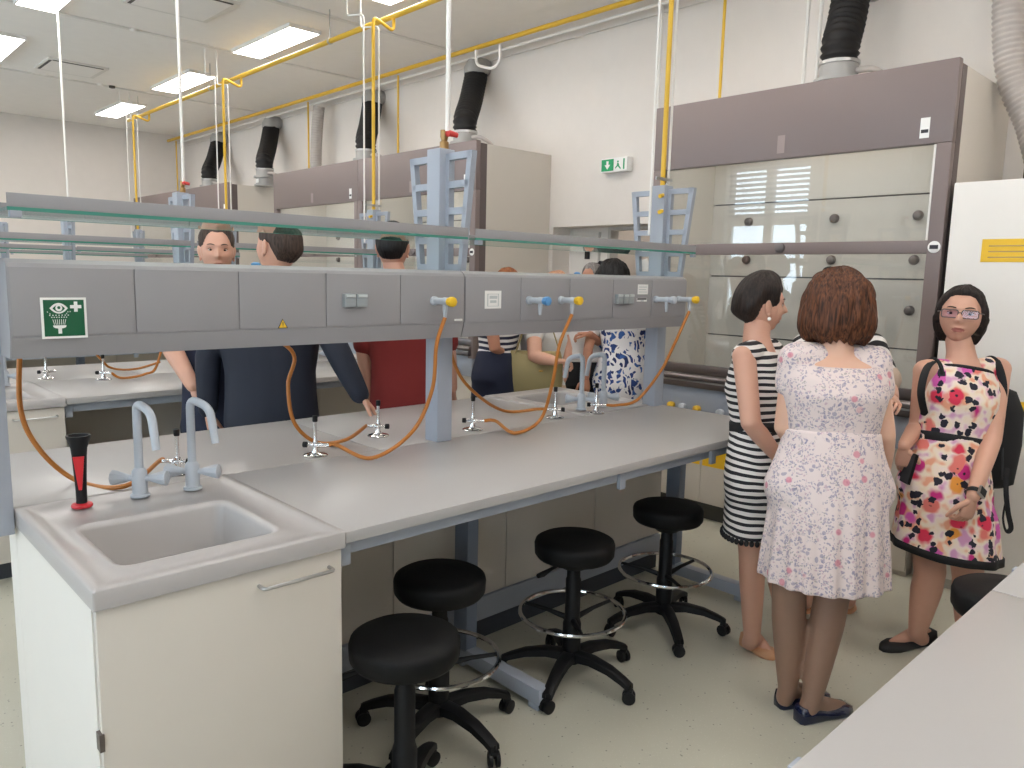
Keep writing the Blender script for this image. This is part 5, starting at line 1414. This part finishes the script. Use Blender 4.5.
# spectacles
T = lambda p_: B.T(V((p_.x * 1.13, p_.y, p_.z))); k_ = B.hk
gl = None
mb = MB()
def rr2(cx, w, h, r=.008, n=4):
    return [(q.x + cx, q.y) for q in rrect(-w, w, -h, h, 0, r, n)]
for s_ in (-1, 1):
    pts = [T(V((x, .098 - abs(x) * .16, z + .006)) * k_) for x, z in rr2(s_ * .033, .027, .0165)]
    mb.tube(pts + [pts[0]], .0024, 6, False)
    mb.tube([T(V((s_ * .060, .089, .014)) * k_), T(V((s_ * .074, .06, .012)) * k_), T(V((s_ * .079, .0, .010)) * k_)], .0022, 6)
mb.tube([T(V((-.007, .098, .010)) * k_), T(V((0, .100, .012)) * k_), T(V((.007, .098, .010)) * k_)], .0022, 6)
t = empty('eyeglasses', T(V((0, .1, 0))), 'dark rectangular eyeglasses with violet sheen on the woman facing us', 'eyeglasses')
fr_ = mb.build('rim', M['purpled'], t)
for s_ in (-1, 1):
    pts = [T(V((x, .098 - abs(x) * .16, z + .006)) * k_) for x, z in rr2(s_ * .033, .026, .0155)]
    m2 = MB(); m2.add(pts, [tuple(range(len(pts)))]); m2.build('lens', M['lens'], t, False)
for h_, t_ in ((('z', 933, 641, 0), ('z', 881, 651, 0)), (('z', 973, 640, 0), ('z', 936, 656, 0))): shoe(J3(D, h_), J3(D, t_), B.root, M['shoe_black'], k=1.1)
# watch
wj = B.j['wl']; ad = (wj - B.j['el']).normalized(); c = wj - ad * .02
t = empty('wrist_watch', c, 'square black smartwatch on the wrist of the woman with glasses', 'watch')
a1 = ad.cross(UP).normalized(); a2 = ad.cross(a1)
mb = MB(); rgs = []
for dz in (-.011, .011): rgs.append([c + ad * dz + (a1 * math.cos(q) + a2 * math.sin(q)) * .0295 for q in [2 * PI * i / 24 for i in range(24)]])
mb.loft(rgs, False, False); mb.build('band', M['black'], t)
fdir = (-CF + CR * .1); fdir = (fdir - ad * fdir.dot(ad)).normalized(); sd = ad.cross(fdir)
def slab(mb, c, a, b_, n_, ha, hb, hn):
    vs = [c + a * (ha * i) + b_ * (hb * j) + n_ * (hn * l) for l in (-1, 1) for j in (-1, 1) for i in (-1, 1)]
    return mb.add(vs, [(0, 2, 3, 1), (4, 5, 7, 6), (0, 1, 5, 4), (2, 6, 7, 3), (0, 4, 6, 2), (1, 3, 7, 5)])
slab(MB(), c + fdir * .032, ad, sd, fdir, .020, .018, .005).build('case', M['steel'], t, False)
slab(MB(), c + fdir * .0375, ad, sd, fdir, .017, .0155, .001).build('screen', M['black'], t, False)
# dark phone held in her right hand
hp = P(909, 468, D - .05)
t = empty('phone', hp, 'black phone held low in the hand of the woman with glasses', 'phone')
slab(MB(), hp, (UP + CR * .2).normalized(), CF, (CR - UP * .2).normalized(), .065, .034, .006).build('case', M['black'], t, False)
slab(MB(), hp - (CR - UP * .2).normalized() * .0065, (UP + CR * .2).normalized(), CF, (CR - UP * .2).normalized(), .060, .031, .0005).build('screen', M['ink'], t, False)
# backpack
bpk = empty('backpack', P(990, 470, D + .16), 'black backpack on the back of the woman with glasses', 'backpack')
mb = MB(); c = P(985, 432, D + .20); a, b_ = CR, CF
rings = []
for z, wa, wb in ((-.25, .10, .05), (-.23, .14, .075), (-.05, .155, .085), (.10, .15, .08), (.19, .11, .06), (.205, .07, .04)):
    rings.append(ering(c + UP * z, a, b_, wa, wb, 24, 2.8))
mb.loft(rings); mb.build('bag', M['blackc'], bpk, angle=60)
for pts in ([P(925, 415, D - .02), P(921, 392, D - .08), P(927, 368, D - .06), P(938, 361, D + .02), P(946, 372, D + .14)], [P(1001, 415, D - .03), P(1003, 385, D - .05), P(996, 362, D - .02), P(988, 366, D + .14)]):
    MB().tube(bez(pts, 6), .016, 8, flat=.35).build('shoulder_strap', M['blackc'], bpk)
MB().tube(bez([P(1007, 468, D + .1), P(1006, 490, D + .05), P(1008, 512, D + .05), P(1011, 528, D + .05), P(1006, 531, D + .05), P(1003, 518, D + .05), P(1006, 500, D + .05)], 6), .010, 8, flat=.35).build('loose_strap', M['blackc'], bpk)
MB().tube([P(1000, 395, D + .14), P(1003, 440, D + .13), P(1002, 480, D + .12)], .004, 6).build('zip', M['ink'], bpk)

# 4 ---- woman in zebra print between them
D = 3.56
B = figure('woman in zebra print top, mostly hidden behind the floral-dress woman', D, dict(sr=(806, 346), sl=(872, 346), hr=(818, 455), hl=(856, 455), er=(797, 400, .02), wr=(815, 428, -.12), el=(889, 388, -.04), wl=(893, 398, -.26),
    kr=(812, 530), ar=('z', 806, 600, .085), kl=(850, 530), al=('z', 848, 600, .085)), WOM, 1.05, 'skinA', ((836, 296), flat(CAM - P(836, 296, D)), .97, None), feet=dict(r=(('z', 806, 596, 0), ('z', 806, 613, 0)), l=(('z', 848, 596, 0), ('z', 847, 613, 0))))
mb = MB(); mb.loft(torso_rings(B, -.05, .97, .016, 36)); sleeve(mb, B, 'l', .018, .42); sleeve(mb, B, 'r', .018, .42)
remesh(mb, 'blouse', M['zebra'], B.root, .009, 5)
a = B.j['sl']; e_ = B.j['el']; c = a.lerp(e_, .80); MB().capsule([a.lerp(e_, .74), c], [.067, .068], 14).build('sleeve_trim', M['beige'], B.root)
mb = MB(); skirt(mb, B, .1, .02, P(834, 525, D), .19, .15, flare=.6); remesh(mb, 'skirt', M['blackc'], B.root, .01, 3)
hair(B.T, 1.0, B.root, M['hair_dark'], 'bob', 2); face_parts(B.T, B.hk, B.root, M['hair_dark'], B.wx)
mb = MB()
for s_ in (-1, 1): mb.ellip(B.T(V((s_ * .034, .050, .115))), [(B.T(V(v)) - B.T(V((0, 0, 0)))) for v in ((.032, 0, 0), (0, .012, .020), (0, .006, -.004))], 16, 8); mb.tube([B.T(V((s_ * .064, .045, .11))), B.T(V((s_ * .085, .0, .09))), B.T(V((s_ * .088, -.05, .06)))], .003, 6)
t = mb.build('sunglasses', M['black'], loc=B.T(V((0, .05, .11)))); tag(t, 'black sunglasses pushed up on the head behind the brown bob', 'sunglasses')
for s_, h_, t_ in (('r', ('z', 806, 595, 0), ('z', 806, 614, 0)), ('l', ('z', 848, 595, 0), ('z', 847, 614, 0))):
    shoe(J3(D, h_), J3(D, t_), B.root, M['shoe_tan'], .02, name='sandal', top=.03)

# 5 ---- man in the navy suit, seen from behind
D = 3.76
B = figure('man in dark navy suit seen from behind, leaning on the bench', D, dict(sl=(226, 302), sr=(312, 300), hl=(250, 422, .03), hr=(294, 422, .03), el=(208, 358, .0), wl=(208, 412, .02), er=(338, 352, -.08), wr=(361, 397, -.10)), MAN, 1.12, 'skinA',
    ((277, 248), -CR * .86 + CF * .5, 1.16, UP + CR * .12), 'lipm', rarm=(.055, .046, .044, .030), hands=dict(r=(CR * .4 - UP * .45 + CF * .1, -UP, -CR - CF * .4, .35), l=(-UP + CR * .15, CR, CF, .5)))
mb = MB(); mb.loft(torso_rings(B, -.18, 1.0, .028, 36, kw=1.04)); sleeve(mb, B, 'l', .016, .97, (.055, .046, .044, .034)); sleeve(mb, B, 'r', .016, .97, (.055, .046, .044, .034))
remesh(mb, 'suit_jacket', M['suit'], B.root, .009, 6)
mb = MB(); c = B.sc + B.up * .055
mb.loft([ering(c, B.lb, lat(B, 1)[1], .082, .078, 24), ering(c + UP * .035, B.lb, lat(B, 1)[1], .070, .068, 24)]); mb.build('shirt_collar', M['shirtw'], B.root)
mb = MB(); c = B.sc + B.up * .04
mb.loft([ering(c, B.lb, lat(B, 1)[1], .10, .09, 24), ering(c + UP * .036, B.lb, lat(B, 1)[1], .077, .075, 24)]); mb.build('jacket_collar', M['suit'], B.root)
mb = MB()
for s_ in 'lr': limb(mb, B.j['h' + s_], B.j['k' + s_], B.j['a' + s_], .10, .075, .07, .06)
remesh(mb, 'trousers', M['suitd'], B.root, .012, 4)
for s_ in 'lr': a = B.j['a' + s_]; shoe(V((a.x, a.y, 0)) - CF * .06, V((a.x, a.y, 0)) + CF * .21, B.root, M['shoe_black'], k=1.2, top=.08)
hair(B.T, 1.16, B.root, M['hair_crop'], 'short', 1)

# 6 ---- man facing us, bare forearm
D = 4.02
B = figure('man facing us between the shelves, short dark hair, bare forearm', D, dict(sr=(184, 308), sl=(252, 308), hr=(200, 425), hl=(240, 425), er=(166, 338, -.10), wr=(193, 386, -.22), el=(262, 360), wl=(255, 405, -.1)), MAN, 1.0, 'skinA',
    ((217, 252), flat(CAM - P(217, 252, D)) + CR * .05, 1.1, None), 'lipm', rarm=(.055, .052, .050, .034), hands=dict(r=(CR * .5 - UP * .8, -CF + CR, CR, .3)))
mb = MB(); mb.loft(torso_rings(B, -.1, 1.0, .02, 36)); sleeve(mb, B, 'r', .018, .46, (.055, .052, .05, .034)); sleeve(mb, B, 'l', .018, .46, (.055, .052, .05, .034))
remesh(mb, 'polo_shirt', M['navy'], B.root, .01, 5)
mb = MB()
for s_ in 'lr': limb(mb, B.j['h' + s_], B.j['k' + s_], B.j['a' + s_], .10, .075, .07, .06)
remesh(mb, 'trousers', M['suitd'], B.root, .012, 4)
for s_ in 'lr': a = B.j['a' + s_]; shoe(V((a.x, a.y, 0)) + CF * .06, V((a.x, a.y, 0)) - CF * .21, B.root, M['shoe_black'], k=1.2, top=.08)
hair(B.T, 1.1, B.root, M['hair_crop'], 'short', 4); face_parts(B.T, B.hk, B.root, M['hair_crop'])

# 7 ---- man in the dark red T-shirt, seen from behind
D = 4.12
B = figure('man in dark red T-shirt seen from behind, dark cropped hair', D, dict(sl=(373, 302), sr=(437, 302), hl=(386, 412), hr=(424, 412), el=(364, 352, .0), wl=(369, 396, .06), er=(448, 350), wr=(452, 388, .1)), MAN, 1.0, 'skinB',
    ((393, 249), CF, 1.07, None), 'lipm', rarm=(.052, .044, .042, .030))
mb = MB(); mb.loft(torso_rings(B, -.03, 1.01, .018, 36)); sleeve(mb, B, 'l', .018, .42, (.052, .044, .042, .03)); sleeve(mb, B, 'r', .018, .42, (.052, .044, .042, .03))
remesh(mb, 't_shirt', M['redshirt'], B.root, .009, 5)
mb = MB(); mb.loft(torso_rings(B, -.16, .02, .012, 36))
for s_ in 'lr': limb(mb, B.j['h' + s_], B.j['k' + s_], B.j['a' + s_], .095, .075, .07, .06)
remesh(mb, 'trousers', M['blackc'], B.root, .01, 4)
for s_ in 'lr': a = B.j['a' + s_]; shoe(V((a.x, a.y, 0)) - CF * .06, V((a.x, a.y, 0)) + CF * .21, B.root, M['shoe_black'], k=1.2, top=.08)
hair(B.T, 1.07, B.root, M['hair_black'], 'short', 6)

# 8 ---- woman in navy striped top
D = 4.8
B = figure('woman in navy and white striped top and navy skirt beyond the bench', D, dict(sr=(489, 308, -.12), sl=(511, 306, .12), hr=(489, 378, -.06), hl=(502, 378, .06), er=(495, 349, -.15), wr=(509, 356, .02), el=(512, 345, .18), wl=(514, 360, .12)), WOM, .95, 'skinC', ((507, 288), CR * .7 + CF * .7, .95, None))
mb = MB(); mb.loft(torso_rings(B, .25, .99, .013, 30)); remesh(mb, 'striped_top', M['stripe_navy'], B.root, .009, 4)
mb = MB(); skirt(mb, B, .36, .014, V((B.hc.x, B.hc.y, .52)), .19, .17, 9, .03, flare=.6); remesh(mb, 'skirt', M['navy'], B.root, .01, 3)
for s_ in 'lr': a = B.j['a' + s_]; shoe(V((a.x, a.y, 0)) - CR * .06, V((a.x, a.y, 0)) + CR * .18, B.root, M['shoe_black'])
hair(B.T, 1.0, B.root, M['hair_red'], 'bob', 8)

# 9 ---- woman with the olive tote bag
D = 5.02
B = figure('woman in white cap-sleeved top with an olive tote on her shoulder', D, dict(sr=(533, 320, -.16), sl=(556, 317, .12), hr=(533, 390, -.07), hl=(547, 390, .07), er=(535, 357, -.30), wr=(555, 361, -.37), el=(566, 350, .12), wl=(566, 364, .05)), WOM, 1.08, 'skinB', ((557, 294), CR * .8 + CF * .5, .95, None), rarm=(.054, .046, .042, .03), hands=dict(r=(CR, -UP, UP, .8)))
mb = MB(); mb.loft(torso_rings(B, .0, .99, .016, 30)); sleeve(mb, B, 'r', .016, .2, (.054, .046, .042, .03)); sleeve(mb, B, 'l', .016, .2, (.054, .046, .042, .03)); remesh(mb, 'white_top', M['shirtw'], B.root, .009, 4)
mb = MB(); skirt(mb, B, .1, .014, V((B.hc.x, B.hc.y, .48)), .20, .18, flare=.6); remesh(mb, 'skirt', M['beige'], B.root, .011, 3)
for s_ in 'lr': a = B.j['a' + s_]; shoe(V((a.x, a.y, 0)) - CR * .06, V((a.x, a.y, 0)) + CR * .18, B.root, M['shoe_tan'])
hair(B.T, 1.0, B.root, M['hair_fair'], 'pixie', 8)
tb = empty('tote_bag', P(534, 392, D - .16), 'olive leather tote bag hanging beside the women beyond the bench', 'bag')
def quadprism(mb, pts, d0, d1, D_):
    a = [P(u, v, D_ + d0) for u, v in pts]; b_ = [P(u, v, D_ + d1) for u, v in pts]; n = len(pts)
    return mb.add(a + b_, [tuple(range(n)), tuple(range(2 * n - 1, n - 1, -1))] + [(i, n + i, n + (i + 1) % n, (i + 1) % n) for i in range(n)])
c = P(534, 374, D - .26); rings = []
for dz, wa, wb in ((-.125, .15, .03), (-.12, .17, .05), (-.04, .18, .06), (.06, .175, .045), (.12, .168, .026), (.145, .16, .012)):
    rings.append([p_ + UP * (.035 * (1 - min(1, abs((p_ - c).dot(CR)) / .15)) * (-1 if dz > .09 else 0)) for p_ in ering(c + UP * dz, CR, CF, wa, wb, 32, 2.6)])
MB().loft(rings).build('bag', M['olive'], tb, angle=60)
for dd in (-.035, .02):
    MB().tube(bez([P(515, 354, D - .26 + dd), P(520, 340, D - .26 + dd), P(529, 318, D - .24 + dd), P(540, 312, D - .22 + dd), P(549, 320, D - .22 + dd), P(556, 340, D - .24 + dd), P(560, 354, D - .26 + dd)], 6), .011, 8, flat=.4).build('strap', M['olive'], tb)
MB().torus(P(541, 371, D - .33), .012, .003, 16, 6).build('ring', M['gold'], tb)

# 10 ---- person in cream shirt and black trousers
D = 5.75
B = figure('grey-haired person in cream shirt and black trousers beyond the bench', D, dict(sr=(562, 304), sl=(598, 304), hr=(568, 376), hl=(590, 376), er=(556, 345), wr=(562, 370, -.05), el=(588, 350, -.2), wl=(586, 378, -.22)), MAN, 1.0, 'skinC', ((592, 281), -CF * .6 - CR * .7, 1.0, None), 'lipm')
mb = MB(); mb.loft(torso_rings(B, .18, 1.0, .018, 30)); sleeve(mb, B, 'r', .018, .42); sleeve(mb, B, 'l', .018, .30); remesh(mb, 'shirt', M['shirtw'], B.root, .010, 4)
mb = MB(); mb.loft(torso_rings(B, -.16, .24, .012, 30))
for s_ in 'lr': limb(mb, B.j['h' + s_], B.j['k' + s_], B.j['a' + s_], .10, .08, .075, .06)
remesh(mb, 'trousers', M['blackc'], B.root, .012, 3)
for s_ in 'lr': a = B.j['a' + s_]; shoe(V((a.x, a.y, 0)) + CF * .06, V((a.x, a.y, 0)) - CF * .2, B.root, M['shoe_black'], k=1.2, top=.08)
hair(B.T, 1.0, B.root, M['hair_grey'], 'short', 3); face_parts(B.T, B.hk, B.root, M['hair_grey'])

# 11 ---- woman in blue and white ornament dress, black hair
D = 5.6
B = figure('woman with black hair in blue and white patterned dress, raising a phone', D, dict(sl=(606, 302), sr=(640, 300), hl=(612, 382), hr=(637, 382), el=(602, 345, .10), wl=(590, 334, -.06), er=(654, 318, .02), wr=(651, 288, -.02)), WOM, 1.18, 'skinC', ((613, 279), CF, 1.08, None),
    hands=dict(r=(UP - CR * .2, -CR, CF, .6), l=(-CR, -UP, UP, .7)))
mb = MB(); mb.loft(torso_rings(B, .2, 1.0, .015, 30)); sleeve(mb, B, 'l', .018, .46); sleeve(mb, B, 'r', .018, .4); remesh(mb, 'dress_bodice', M['blue_pattern'], B.root, .009, 4)
mb = MB(); skirt(mb, B, .3, .016, V((B.hc.x, B.hc.y, .45)), .22, .2, 8, .02, flare=.6); remesh(mb, 'dress_skirt', M['blue_pattern'], B.root, .010, 3)
quadprism(MB(), [(638, 318), (646, 316), (646, 402), (640, 402)], -.02, .10, D).build('black_scarf', M['blackc'], B.root, False)
for s_ in 'lr': a = B.j['a' + s_]; shoe(V((a.x, a.y, 0)) - CF * .06, V((a.x, a.y, 0)) + CF * .18, B.root, M['shoe_black'])
hair(B.T, 1.06, B.root, M['hair_black'], 'fullbob', 5)
hp = P(645, 269, D - .05)
t = empty('phone', hp, 'phone in pale case raised by the woman with black hair', 'phone')
slab(MB(), hp, (UP - CR * .3).normalized(), (CR + UP * .3).normalized(), CF, .07, .036, .005).build('case', M['paper'], t, False)
slab(MB(), hp + CF * .0055, (UP - CR * .3).normalized(), (CR + UP * .3).normalized(), CF, .066, .033, .0005).build('screen', M['ink'], t, False)
